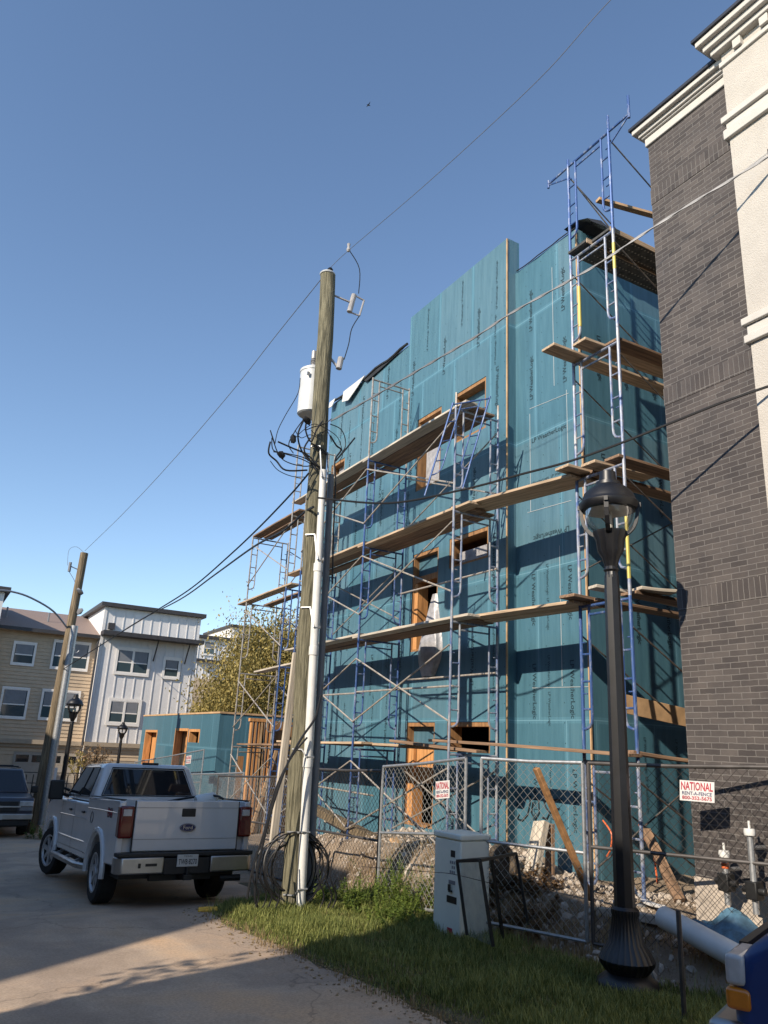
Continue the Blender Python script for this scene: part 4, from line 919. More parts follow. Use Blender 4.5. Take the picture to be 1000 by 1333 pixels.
def lantern(loc,label,H0=4.3,detail=True):
    t=thing('street_lantern',label,'street lamp',loc,'black street lanterns'); o=Vector(loc); n=24
    MB().lathe([(.255,0),(.26,.10),(.245,.14),(.20,.17),(.17,.19),(.20,.22),(.225,.25),(.232,.28),(.205,.33),(.15,.40),(.125,.50),(.11,.58),(.118,.60),(.118,.63),(.095,.65)],56,o,flute=1,fd=.045).build('base','lamp_black',t)
    MB().lathe([(.088,.64),(.072,3.18),(.066,3.3)],16,o,flute=1,fd=.07).build('post','lamp_black',t)
    MB().lathe([(.066,3.28),(.06,3.33),(.075,3.35),(.06,3.38),(.085,3.46),(.125,3.52),(.138,3.62),(.165,3.67),(.17,3.70),(.10,3.71),(.09,3.68)],28,o,flute=1,fd=.06).build('capital','lamp_black',t)
    h=MB(); h.lathe([(.235,3.90),(.268,3.905),(.285,3.93),(.287,3.965),(.268,3.985),(.262,4.0),(.235,4.06),(.18,4.11),(.125,4.14),(.12,4.17),(.085,4.18),(.078,4.27),(.03,4.29)],32,o); h=h.build('hood','lamp_black',t)
    MB().lathe([(.232,3.895),(.2,3.899),(.1,3.93),(.01,3.94)],24,o).build('reflector','lamp_inside',h)
    b=MB(); b.v=[]; P_=[(.235,3.92),(.235,3.85),(.215,3.78),(.18,3.73),(.14,3.70)]
    k=28
    for r_,z in P_:
        for j in range(k): a=2*math.pi*j/k; b.v.append((o.x+r_*math.cos(a),o.y+r_*math.sin(a),o.z+z))
    for i in range(len(P_)-1):
        for j in range(k): b.f.append((i*k+j,i*k+(j+1)%k,(i+1)*k+(j+1)%k,(i+1)*k+j))
    b.build('globe','lens',t)
    for j in range(4):
        a=R(39+90*j); c,s_=math.cos(a),math.sin(a); b=MB()
        pts=[(.268,3.92),(.266,3.86),(.252,3.79),(.222,3.73),(.18,3.69),(.14,3.67)]
        ps=[o+Vector((r_*c,r_*s_,z)) for r_,z in pts]
        for i in range(len(ps)-1): b.beam(ps[i],ps[i+1],.042,.032,(c,s_,0))
        b.box(-.012,.012,-.018,.018,-.02,.02,Matrix.Translation(o+Vector((.292*c,.292*s_,3.94)))@Matrix.Rotation(a,4,'Z')); b.build('rib','lamp_black',t)
    MB().lathe([(.03,3.69),(.03,3.88),(.02,3.9)],10,o).build('bulb','lamp_inside',t)
    return t
l1=lantern((5.96,5.68,-2.06),'black fluted lantern post standing close in the shaded grass')
l1.scale=(1.08,1.08,1.18)
l2=copy_tree(l1); l2.location=(aty(72,1045,30).x+.13,30,H(4.4,30)); l2['label']='distant black lantern beside the leaning utility pole'; l2.scale=(1.02,1.02,1.03)
l3=copy_tree(l1); l3.location=(aty(150,1000,43).x+.1,43,-3.4); l3['label']='farthest and smallest black lantern in front of the white townhouse'; l3.scale=(1,1,.95)
# ================================================================ rental fence
def chain(b,A,B,h0,h1,sp=.062,r=.0016,lean=None):
    """diagonal wires filling the panel between A and B (bottom line) up to height h1"""
    A=Vector(A);B=Vector(B); w=(B-A).length; u=(B-A)/w; Z=Vector((0,0,1)) if lean is None else lean; hh=h1-h0
    def Pt(s,z): return A+u*s+Z*(h0+z)+u.cross(Z)*.008*math.sin(s*7+z*5)
    s=-hh
    while s<w:
        s0=max(s,0); z0=s0-s; s1=min(s+hh,w); z1=s1-s
        if s1>s0+.01:
            b.tube([Pt(s0,z0),Pt((s0+s1)/2,(z0+z1)/2),Pt(s1,z1)],r,3,False)
            b.tube([Pt(s0,hh-z0),Pt((s0+s1)/2,hh-(z0+z1)/2),Pt(s1,hh-z1)],r,3,False)
        s+=sp*1.414
    return b
def panel(A,B,label,rail='galv',wire='wire_galv',mid=.5,r=.021,wr=.0027,post_down=.0,sp=.072):
    """A,B: top corners"""
    A=Vector(A);B=Vector(B); a=Vector((A.x,A.y,H(A.x,A.y)+.04)); c=Vector((B.x,B.y,H(B.x,B.y)+.04)); bot=A.lerp(B,.5)
    t=thing('rental_fence',label,'fence',a,'chain link rental fence panels'); h=1.8
    a=A-Vector((0,0,h)); c=B-Vector((0,0,h))
    b=MB(); b.tube([a-Vector((0,0,post_down)),A],r,8); b.tube([c-Vector((0,0,post_down)),B],r,8); b.tube([A,A.lerp(B,.5)-Vector((0,0,.012)),B],r,8); b.tube([a.lerp(A,mid),c.lerp(B,mid)],r*.9,8); b.tube([a,c],r*.9,8); b.build('frame',rail,t)
    chain(MB(),a,c,0,h,r=wr,sp=sp).build('mesh',wire,t,smooth=0)
    return t
P0=(7.12,4.85,-.0); P1=(6.53,6.72,-.05); P2=(6.03,7.9,-.07)
panel((6.53,6.68,-.05),P0,'dark chain link panel right of the lantern post in front of the brick wall','wire_dark','wire_dark',.52)
panel((6.05,8.0,-.06),(6.52,6.76,-.05),'chain link panel between the cabinet and the lantern post','galv','wire_galv',.48)
Ar=aty(607,987,8.35); Al=aty(499,998,10.3)
panel(Al,(Ar.x,Ar.y,Ar.z),'bright chain link panel behind the cabinet carrying a red lettered sign','galv','wire_galv',.5,wr=.003)
dl=atx(410,1001,6.2); dr=atx(497,1003,6.2); panel(dl,dr,'dark chain link panel just right of the wooden pole','wire_dark','wire_dark',.45)
el=atx(285,1010,6.4); er=atx(400,1011,6.3); panel(el,er,'chain link panel left of the wooden pole behind the truck','wire_dark','wire_galv',.5)
fl=atx(243,1008,7.2); fr=atx(318,1006,7.0); panel(fl,fr,'light chain link panel in front of the low teal building','galv','wire_galv',.5,wr=.003)
gl2=atx(176,992,7.6); gr=atx(266,976,7.4); gt=panel(gl2,gr,'higher chain link panel with thin pale rail before the teal door openings','galv','wire_galv',.5,wr=.0025,sp=.12)
# leftover stub post near the lantern
g=aty(883,1185,4.75); b=MB(); b.tube([(g.x,4.75,H(g.x,4.75)),(g.x,4.75,g.z)],.02,8); tag(b.build('stub_post','wire_dark',base=(g.x,4.75,H(g.x,4.75))),'short bare steel stub post in the grass right of the lantern base','post')
b=MB(); chain(b,(5.62,4.75,0),(7.0,4.35,0),-1.72,-.95,r=.0017); tag(b.build('loose_fence_mesh','wire_dark',base=(5.6,4.75,-1.7),smooth=0),'loose length of chain link hanging low over the white pipe','fence mesh') if False else None
def sign(c,u,v,w,h,label,lines=True):
    c=Vector(c);u=Vector(u).normalized();v=Vector(v).normalized(); n=u.cross(v)
    t=thing('fence_sign',label,'sign',c,'white rental fence signs')
    def Pq(a,b_,d): return c+u*a+v*b_+n*d
    b=MB(); b.add([Pq(s*w/2,q*h/2,d) for d in (0,.006) for q in (-1,1) for s in (-1,1)],[(0,1,3,2),(4,6,7,5),(0,4,5,1),(2,3,7,6),(0,2,6,4),(1,5,7,3)]); b.build('board','sign_white',t,smooth=0)
    MB().fit('NATIONAL',h*.56,w*.92,Pq(0,.21*h,.0085),u,v,h*.012).build('lettering','ink_red',t,smooth=0)
    MB().fit('RENT-A-FENCE',h*.24,w*.86,Pq(0,-.13*h,.0085),u,v,h*.004).build('lettering','ink_blue',t,smooth=0)
    MB().fit('800-352-5675',h*.24,w*.86,Pq(0,-.35*h,.0085),u,v,h*.006).build('lettering','ink_red',t,smooth=0)
    return t
up_=Vector((0,0,1))
def on_line(px,py,A,B,off=.03):
    A,B=Vector(A),Vector(B); p=onp(px,py,A,B); n=(B-A).cross(up_).normalized(); n=n if n.dot(p)<0 else -n; return p+n*off
A_,B_=Al,Ar; u=(B_-A_).normalized(); sign(on_line(579,1028,A_,B_),(u+up_*.02),up_-u*.02,.30,.215,'bright white rental fence sign with red lettering above the cabinet')
A_,B_=Vector((6.53,6.68,-.05)),Vector(P0); u=(B_-A_).normalized(); sign(on_line(909,1030,A_,B_),u-up_*.03,up_+u*.06,.345,.195,'shaded white rental fence sign with red lettering before the brick wall')
A_,B_=gl2,gr; u=(B_-A_).normalized(); sign(on_line(247,989,A_,B_),u,up_,.55,.24,'small distant rental fence sign below the teal window opening')
p=aty(65,1008,40); MB_=MB(); MB_.box(p.x-.3,p.x+.3,p.y,p.y+.03,p.z-.3,p.z+.3); tag(MB_.build('notice_board','sign_white',base=p),'blank white notice on the dark fence far left','sign')
b=MB()
for px in range(-10,130,9): p=aty(px,1008,41); b.tube([(p.x,41,p.z),(p.x,41,-3.4)],.025,5)
pl,pr=aty(-10,1004,41),aty(130,1006,41); 
for z in (pl.z,-2.9,-2.3): b.tube([(pl.x,41,z),(pr.x,41,z)],.02,5)
tag(b.build('iron_fence','black_metal',base=(pl.x,41,-3.4)),'low dark iron fence in front of the garages','fence')
# ================================================================ white pickup truck (local: x right, y forward, z up)
def bevel(o,w,seg=3):
    md=o.modifiers.new('b','BEVEL'); md.width=w; md.segments=seg; md.limit_method='ANGLE'; md.angle_limit=R(35); return o
def arch(cy,r,z0,n=12,cz=None):
    cz=r if cz is None else cz; out=[]
    for i in range(n+1):
        a=math.pi*i/n; y=cy+r*math.cos(a); z=cz+r*math.sin(a)
        out.append((y,max(z,z0)))
    return out
def wheel(par,x,y,r,side,w=.27,steer=0,nm='wheel'):
    mt=Matrix.Translation((x,y,r))@Matrix.Rotation(steer,4,'Z')@Matrix.Rotation(R(90),4,'Y')
    q=MB().lathe([(r*.60,-w/2),(r*.93,-w/2),(r,-w*.36),(r,w*.36),(r*.93,w/2),(r*.66,w/2),(r*.62,w*.3)] if side>0 else [(r*.62,-w*.3),(r*.66,-w/2),(r*.93,-w/2),(r,-w*.36),(r,w*.36),(r*.93,w/2),(r*.60,w/2)],36,(0,0,0),mt,flute=1,fd=.012,cap=False).build(nm,'tyre',par)
    s_=side; b=MB()
    b.lathe([(r*.66,s_*w*.40),(r*.58,s_*w*.30),(r*.54,s_*w*.10),(r*.2,s_*w*.08),(r*.02,s_*w*.08)],20,(0,0,0),mt,cap=False)
    b.build('rim','black_plastic',q,normals=True)
    b=MB()
    for k in range(7):
        a=2*math.pi*k/7; m2=mt@Matrix.Rotation(a,4,'Z'); b.box(r*.12,r*.60,-.035,.035,s_*w*.30,s_*w*.42,m2)
    b.lathe([(r*.66,s_*w*.38),(r*.66,s_*w*.50),(r*.60,s_*w*.49),(r*.57,s_*w*.38)],28,(0,0,0),mt,cap=False); b.lathe([(r*.2,s_*w*.3),(r*.17,s_*w*.47),(r*.03,s_*w*.48)],16,(0,0,0),mt)
    b.build('spokes','rim',q,normals=True); return q
tk=thing('pickup_truck','white crew cab pickup truck parked in the shade, seen from behind','pickup truck',(0,0,0),own=True)
RW,FW,WR=1.22,5.15,.425
def lowpoly(zt_r,top):
    return top
zb_=.60
side=[(.05,zb_)]
pts=[(.10,zb_),(.10,1.0),(2.12,1.0),(2.12,1.37),(4.55,1.37),(4.75,1.42),(5.75,1.33),(6.05,1.2),(6.15,.95),(6.15,.62)]
ar1=[(FW+.50*math.cos(a),.46+.50*math.sin(a)) for a in np.linspace(R(18),R(162),11)]
ar2=[(RW+.50*math.cos(a),.46+.50*math.sin(a)) for a in np.linspace(R(18),R(162),11)]
poly=pts+[(FW+.52,zb_-.02)]+ar1+[(FW-.5,zb_-.02),(4.4,.52),(2.2,.52),(RW+.5,zb_-.02)]+ar2+[(RW-.5,zb_-.02)]
o=MB().prism(poly,0,-.965,.965).build('body','truck_white',tk,normals=True); bevel(o,.035,3)
bedp=[(.06,.62),(.03,1.0),(.08,1.46),(.14,1.475),(2.14,1.455),(2.14,.62),(RW+.5,.6)]+ar2+[(RW-.5,.6)]
for s in (-1,1):
    bevel(MB().prism(bedp,0,s*.895,s*.99).build('bed_side','truck_white',tk,normals=True),.022,3)
    fl_=MB(); a_=[(RW+.545*math.cos(a),.47+.555*math.sin(a)) for a in np.linspace(R(-8),R(188),17)]
    fl_.tube([(s*.985,y,z) for y,z in a_],.042,8); fl_.build('wheel_flare','truck_white',tk)
    fl_=MB(); a_=[(FW+.53*math.cos(a),.46+.54*math.sin(a)) for a in np.linspace(R(-5),R(185),17)]
    fl_.tube([(s*.965,y,z) for y,z in a_],.042,8); fl_.build('wheel_flare','truck_white',tk)
MB().box(-.89,.89,2.05,2.13,1.0,1.42).build('bed_front','truck_white',tk)
MB().box(-.90,.90,.13,2.04,1.002,1.02).build('bed_liner','black_plastic',tk)
for s in (-1,1): MB().box(s*.90,s*.985,.1,2.1,1.474,1.487).build('rail_cap','black_plastic',tk,bevel=.004)
# cab
B8=[(-.925,2.17,1.37),(.925,2.17,1.37),(.925,4.62,1.38),(-.925,4.62,1.38),(-.735,2.42,2.0),(.735,2.42,2.0),(.735,3.95,2.0),(-.735,3.95,2.0)]
b=MB(); b.add(B8,[(3,2,1,0),(4,5,6,7),(0,1,5,4),(1,2,6,5),(2,3,7,6),(3,0,4,7)]); cab=bevel(b.build('cab','truck_white',tk,normals=True),.085,4)
def face_patch(i,u0,u1,v0,v1,off,inset=(0,0,0,0)):
    a,b_,c,d=[Vector(B8[k]) for k in i]; 
    def P(u,v): return (a.lerp(b_,u)).lerp(d.lerp(c,u),v)
    n=(b_-a).cross(d-a).normalized()
    return [P(u0+inset[0],v0)+n*off,P(u1+inset[1],v0)+n*off,P(u1+inset[2],v1)+n*off,P(u0+inset[3],v1)+n*off],n
def glasspane(name,i,u0,u1,v0,v1,par,m='car_glass',inset=(0,0,0,0),off=.004,r=.04):
    q,n=face_patch(i,u0,u1,v0,v1,off,inset); q2=[p-n*.02 for p in q]; b=MB(); b.add(q+q2,[(0,1,2,3),(7,6,5,4),(0,4,5,1),(1,5,6,2),(2,6,7,3),(3,7,4,0)]); o=b.build(name,m,par,normals=True)
    return o
bevel(glasspane('rear_window',(0,1,5,4),.10,.90,.20,.86,tk,inset=(-.03,.03,0,0)),.006,2)
for i,s in (((3,0,4,7),-1),((1,2,6,5),1)):
    if s<0: rg=((.10,.50),(.55,.83))
    else: rg=((.17,.45),(.50,.90))
    for (a,c) in rg: glasspane('side_window',i,a,c,.16,.86,tk)
glasspane('windscreen',(2,3,7,6),.06,.94,.1,.9,tk)
b=MB(); 
for s in (-1,1):
    for y in (2.2,3.28,4.42): b.box(s*.9648,s*.9665,y-.005,y+.005,.6,1.36)
    b.box(s*.9648,s*.9665,2.2,4.42,.62,.628)
b.build('panel_gap','black_plastic',tk)
b=MB()
for s in (-1,1):
    b.tube([(s*.967,2.2,1.12),(s*.972,3.4,1.125),(s*.967,4.5,1.12)],.010,6); b.tube([(s*.967,1.85,.78),(s*.975,3.2,.775),(s*.967,4.5,.78)],.014,6)
    b.tube([(s*.99,.2,1.30),(s*.994,1.2,1.305),(s*.99,2.1,1.30)],.008,6)
b.build('body_crease','truck_white',tk)
b=MB()
for (i_,rg) in (((3,0,4,7),((.10,.50),(.55,.83))),((1,2,6,5),((.17,.45),(.50,.90)))):
    for (a_,c_) in rg:
        q_,n_=face_patch(i_,a_-.012,c_+.012,.13,.885,.006); b.tube(q_+[q_[0]],.008,5)
q_,n_=face_patch((0,1,5,4),.09,.91,.18,.885,.006,(-.03,.03,0,0)); b.tube(q_+[q_[0]],.010,5)
b.build('window_seal','black_plastic',tk)
b=MB(); b.tube([(-.994,1.75+.085*math.cos(t),1.17+.085*math.sin(t)) for t in np.linspace(0,6.283,17)],.004,4); b.build('fuel_door','black_plastic',tk)
b=MB()
for s in (-1,1):
    for y in (2.42,3.5): b.box(s*.966,s*.995,y,y+.17,1.2,1.235)
b.build('door_handle','black_plastic',tk,bevel=.01)
MB().box(-.14,.14,2.32,2.36,1.985,2.025).build('brake_light','black_plastic',tk,bevel=.008)
# tailgate
bevel(MB().box(-.775,.775,.0,.09,.80,1.475).build('tailgate','truck_white',tk),.014,2)
b=MB(); b.box(-.775,.775,-.004,.004,1.375,1.381); b.box(-.775,.775,-.004,.004,.955,.961); b.build('tailgate_crease','pvc_grey',tk)
b=MB(); b.box(-.785,-.776,.005,.05,.78,1.47); b.box(.776,.785,.005,.05,.78,1.47); b.build('panel_gap','black_plastic',tk)
bevel(MB().box(-.105,.105,-.008,.02,1.255,1.37).build('tailgate_handle','black_plastic',tk),.012,2)
el_=MB().lathe([(.001,-.004),(.115,-.004),(.118,.0),(.118,.01)],32,(0,0,0),Matrix.Translation((0,-.008,1.11))@Matrix.Rotation(R(90),4,'X')@Matrix.Scale(.48,4,(0,1,0)))
el_.build('emblem','ink_blue',tk); 
b=MB(); b.fit('Ford',.07,.14,(0,-.0205,1.108),(1,0,0),(0,0,1),.001)
for a0 in range(32):
    a=2*math.pi*a0/32; c=2*math.pi*(a0+1)/32; b.tube([(.109*math.cos(a),-.02,1.11+.050*math.sin(a)),(.109*math.cos(c),-.02,1.11+.050*math.sin(c))],.003,4)
b.build('emblem_script','chrome',tk,smooth=0)
MB().fit('SUPER DUTY',.07,1.1,(0,-.0015,.87),(1,0,0),(0,0,1)).build('stamped_lettering','truck_white',tk,smooth=0)
for s in (-1,1):
    x0,x1=(s*.79,s*.995); 
    o=bevel(MB().box(min(x0,x1),max(x0,x1),-.012,.16,.97,1.40).build('tail_light','red_lens',tk),.03,3)
    MB().box(min(s*.83,s*.95),max(s*.83,s*.95),-.018,-.005,1.265,1.355).build('reversing_lamp','clear_lens',o,bevel=.008)
# bumper, hitch, plate
for s in (-1,1):
    pl_=[(s*.34,-.16),(s*.93,-.15),(s*1.0,-.06),(s*1.0,.10),(s*.34,.10)]
    bevel(MB().prism(pl_,2,.52,.735).build('bumper_end','chrome',tk,normals=True),.02,3)
bevel(MB().box(-.338,.338,-.14,.08,.50,.72).build('bumper_centre','black_plastic',tk),.015)
bevel(MB().box(-.99,.99,-.15,.10,.736,.79).build('bumper_step','black_plastic',tk),.012)
pb2=MB().box(-.155,.155,-.155,-.142,.60,.76).build('licence_plate','plate_white',tk,bevel=.006)
b=MB(); b.fit('TWB·8270',.10,.27,(0,-.1575,.662),(1,0,0),(0,0,1),.001); b.text('TEXAS',.034,txtm((0,-.1575,.738),(1,0,0),(0,0,1)),sx=1.3); b.build('lettering','ink',pb2,smooth=0)
b=MB(); b.text('4x4  TX',.06,txtm((-.62,-.168,.63),(1,0,0),(0,0,1))); 
b=MB(); b.box(-.70,-.665,-.166,-.1605,.60,.66); b.box(-.60,-.44,-.166,-.1605,.62,.655); b.build('bumper_sticker','black_plastic',tk)
b=MB(); b.box(-.06,.06,-.22,.3,.43,.50); b.tube([(0,-.18,.5),(0,-.18,.6)],.025,8); b.box(-.45,.45,.1,.2,.40,.49); b.tube([(.55,-.02,.42),(.85,-.05,.42)],.045,8); b.build('tow_hitch','black_plastic',tk)
b=MB(); b.fit('FX4',.16,.30,(-.9925,.60,1.28),(0,-1,0),(0,0,1),.014); b.build('side_lettering','ink',tk,smooth=0); MB().fit('FX4',.15,.28,(-.9945,.60,1.28),(0,-1,0),(0,0,1),.002).build('side_lettering','ink_red',tk,smooth=0)
b=MB(); b.text('4x4',.05,txtm((-.9925,.62,1.2),(0,-1,0),(0,0,1))); 
for s in (-1,1):
    o=bevel(MB().box(s*1.02 if s>0 else -1.27,1.27 if s>0 else -1.02,4.22,4.34,1.36,1.70).build('mirror','black_plastic',tk),.03); 
    b=MB(); b.tube([(s*.9,4.35,1.42),(s*1.06,4.30,1.47)],.03,6); b.tube([(s*.9,4.35,1.52),(s*1.06,4.30,1.58)],.025,6); b.build('mirror_arm','black_plastic',o)
    b=MB(); b.tube([(s*.90,2.0,.42),(s*1.02,2.35,.43),(s*1.02,4.45,.43),(s*.92,4.62,.43)],.05,10); b.build('running_board','chrome',tk)
    b=MB(); 
    for y in (2.6,3.4,4.2): b.beam((s*.75,y,.56),(s*1.0,y,.45),.06,.04)
    b.build('board_bracket','pvc_grey',tk)
b=MB(); b.box(-.85,.85,.25,5.9,.42,.60); b.box(-.8,.8,RW-.08,RW+.08,.32,.48); b.build('underbody','black_plastic',tk)
for s in (-1,1):
    wheel(tk,s*.84,RW,WR,s); wheel(tk,s*.86,FW,WR,s,steer=R(14))
b=MB(); b.tube(smooth([(.1,1.7,1.40),(.35,1.0,1.5),(.55,.5,1.54),(.62,.3,1.5)],4),.018,6); tag(b.build('bed_strap','black_plastic',tk))
b=MB(); b.lathe([(.10,-.16),(.12,-.13),(.12,.13),(.1,.16)],14,(.45,.6,1.45),Matrix.Rotation(R(80),4,'Y')); b.build('bed_cargo','pvc',tk)
tk.location=(3.68,11.88,H(3.68,12.5)+.0); tk.rotation_euler=(R(-2.6),0,R(1.3)); tk.location.z=prof(13.1)+.02+math.tan(R(2.6))*1.22-.0
# ================================================================ dark suv facing the camera (local: front at y=0, rearwards +y)
sv=thing('parked_suv','dark blue suv parked facing the camera at the left edge','car',(0,0,0),own=True)
poly=[(.0,.42),(-.02,.75),(.02,1.02),(.1,1.10),(1.25,1.20),(5.1,1.2),(5.15,.5),(4.72,.45)]+[(4.25+.42*math.cos(a),.4+.42*math.sin(a)) for a in np.linspace(R(10),R(170),9)]+[(3.75,.42),(1.45,.42)]+[(1.0+.42*math.cos(a),.4+.42*math.sin(a)) for a in np.linspace(R(10),R(170),9)]+[(.5,.42)]
bevel(MB().prism(poly,0,-.98,.98).build('body','suv_blue',sv,normals=True),.05,3)
B8=[(-.93,1.15,1.19),(.93,1.15,1.19),(.93,5.05,1.19),(-.93,5.05,1.19),(-.74,1.95,1.86),(.74,1.95,1.86),(.74,4.9,1.86),(-.74,4.9,1.86)]
b=MB(); b.add(B8,[(3,2,1,0),(4,5,6,7),(0,1,5,4),(1,2,6,5),(2,3,7,6),(3,0,4,7)]); bevel(b.build('cabin','suv_blue',sv,normals=True),.06,3)
glasspane('windscreen',(0,1,5,4),.05,.95,.08,.92,sv)
for i in ((3,0,4,7),(1,2,6,5)): glasspane('side_window',i,.08,.9,.15,.85,sv)
MB().box(-.55,.55,-.045,.0,.70,1.0).build('grille','black_plastic',sv,bevel=.02); MB().box(-.62,.62,-.06,-.046,.83,.87).build('grille_bar','chrome',sv,bevel=.005)
b=MB(); b.prism([(-.14,.825),(-.05,.825),(-.05,.80),(.05,.80),(.05,.825),(.14,.825),(.12,.875),(.05,.875),(.05,.90),(-.05,.90),(-.05,.875),(-.12,.875)],1,-.072,-.061); b.build('badge','chrome',sv)
for s in (-1,1):
    bevel(MB().box(min(s*.58,s*.96),max(s*.58,s*.96),-.03,.12,.86,1.01).build('headlight','clear_lens',sv),.02); MB().box(min(s*.6,s*.95),max(s*.6,s*.95),-.025,.1,.74,.84).build('indicator','pvc_grey',sv,bevel=.01)
    bevel(MB().box(min(s*1.0,s*1.2),max(s*1.0,s*1.2),1.3,1.42,1.18,1.38).build('mirror','black_plastic',sv),.03)
bevel(MB().box(-.97,.97,-.12,.05,.5,.66).build('bumper','chrome',sv),.02); bevel(MB().box(-.9,.9,-.07,.06,.33,.495).build('bumper_valance','black_plastic',sv),.02)
pl_=MB().box(-.16,.16,-.135,-.122,.50,.65).build('licence_plate','plate_white',sv); MB().text('CLK 4TR',.07,txtm((0,-.1365,.57),(1,0,0),(0,0,1)),sx=.8).build('lettering','ink',pl_,smooth=0)
b=MB()
for s in (-1,1): b.tube([(s*.66,2.2,1.9),(s*.66,4.7,1.9)],.02,6)
for y in (2.6,4.2): b.tube([(-.66,y,1.92),(.66,y,1.92)],.018,6)
b.build('roof_rack','black_plastic',sv)
for s in (-1,1):
    for y in (1.0,4.25): wheel(sv,s*.86,y,.38,s,.25)
MB().box(-.8,.8,.3,4.9,.28,.46).build('underbody','black_plastic',sv)
sv.location=(2.42,26.3,H(2.4,26.5)+.02); sv.rotation_euler=(R(-1.2),0,0)
# ================================================================ blue car, front corner entering bottom right (local x back, y right of car)
bc=thing('blue_car','deep blue car whose front corner enters at the bottom right','car',(0,0,0),own=True)
# local: nose at y=0 heading +y, x right, left side at x=0
sec=[(-3.2,.42),(-3.2,.98),(-1.3,1.02),(-.6,1.0),(-.2,.94),(-.05,.84),(0,.66),(0,.45),(-.28,.36)]+[(-.75+.40*math.cos(a),.36+.40*math.sin(a)) for a in np.linspace(R(8),R(172),9)]+[(-1.25,.34)]
bevel(MB().prism(sec,0,0.0,1.78).build('body','car_blue',bc,normals=True),.09,5)
o=bevel(MB().box(-.012,.30,-.062,.02,.70,.825).build('headlight','clear_lens',bc),.02,3); 
bevel(MB().box(-.014,.28,-.08,.025,.605,.693).build('indicator','amber_lens',bc),.02,3); bevel(MB().box(1.48,1.792,-.12,.02,.62,.84).build('headlight','clear_lens',bc),.035,3)
bevel(MB().box(-.03,1.81,-.10,.11,.42,.56).build('bumper','chrome',bc),.04,3); MB().box(.34,1.44,-.01,.03,.52,.82).build('grille','black_plastic',bc)
wheel(bc,.13,-.75,.35,-1,.22); wheel(bc,1.65,-.75,.35,1,.22)
B8=[(.05,-3.2,.99),(1.73,-3.2,.99),(1.73,-1.35,1.0),(.05,-1.35,1.0),(.2,-3.2,1.5),(1.58,-3.2,1.5),(1.58,-2.1,1.5),(.2,-2.1,1.5)]
b=MB(); b.add(B8,[(3,2,1,0),(4,5,6,7),(0,1,5,4),(1,2,6,5),(2,3,7,6),(3,0,4,7)]); bevel(b.build('cabin','car_blue',bc,normals=True),.05,3)
glasspane('windscreen',(2,3,7,6),.05,.95,.1,.9,bc); glasspane('side_window',(3,0,4,7),.1,.95,.15,.85,bc)
cp=atz(950,1262,-.87); hd=R(24); bc.rotation_euler=(0,0,hd); bc.location=(cp.x,cp.y,cp.z-.76)
# ================================================================ cabinet and props in the grass
cb=thing('utility_cabinet','pale green metal utility cabinet standing in the grass before the fence','utility cabinet',(0,0,0),own=True)
o=bevel(MB().box(0,.42,0,.5,-.05,1.02).build('cabinet_body','cabinet',cb),.018,3)
bevel(MB().box(-.015,.435,-.015,.515,1.021,1.09).build('lid','cabinet',cb),.02,3)
MB().box(-.0035,-.0005,.10,.18,.84,.91).build('label_plate','black_plastic',cb); MB().box(-.0035,-.0005,.06,.24,.37,.44).build('label_plate','black_plastic',cb)
b=MB()
for z,n in ((.80,3),(.75,2),(.70,3)):
    for k in range(n): b.box(-.0035,-.0005,.10+k*.035,.122+k*.035,z-.03,z)
b.box(-.0035,-.0005,.09,.21,.56,.60); b.build('marking','pvc_grey',cb)
MB().box(-.0035,-.0005,.13,.22,.05,.12).build('warning_label','ink_red',cb); b=MB(); b.tube([(-.03,.16,.5),(-.03,.16,.56)],.018,8); b.box(-.03,0,.14,.18,.48,.50); b.build('padlock','black_metal',cb)
cl=aty(598,1220,7.9); cb.location=(cl.x,7.9,H(cl.x,7.9)-.0); cb.scale=(1.03,1.03,1.04); 
# orient: narrow lit face to the left, larger face right
cb.rotation_euler=(0,0,R(2))
# wire across the cabinet
b=MB(); b.tube(smooth([aty(470,1128,8.6),aty(560,1135,7.8),aty(590,1138,7.75),aty(640,1150,7.4),aty(690,1162,7.2)],4),.004,4); tag(b.build('guy_wire','black_cable',base=aty(560,1135,7.8)),'thin wire strung across the front of the cabinet','wire')
gf=thing('glass_frame','black metal frame with dirty glass leaning against the cabinet','frame',aty(643,1230,6.9))
Y0=7.25
tl,tm_,tr2=aty(595,1121,7.35),aty(625,1120,7.0),aty(672,1111,7.35); bl,bm_,br2,bk=aty(608,1217,7.3),aty(642,1232,6.95),aty(688,1204,7.25),aty(655,1222,7.5); tk2=aty(640,1117,7.5)
b=MB()
for p,q in ((tl,bl),(tm_,bm_),(tr2,br2),(tk2,bk),(tl,tm_),(tm_,tr2),(tl,tk2)): b.beam(p,q,.03,.03)
b.build('frame','black_metal',gf)
b=MB(); b.add([tl,tm_,bm_,bl],[(0,1,2,3)]); b.build('glass_pane','dirty_pane',gf,smooth=0); b=MB(); b.add([tl,tm_,tr2,tk2],[(0,1,2,3)]); b.build('glass_pane','dirty_pane',gf,smooth=0)
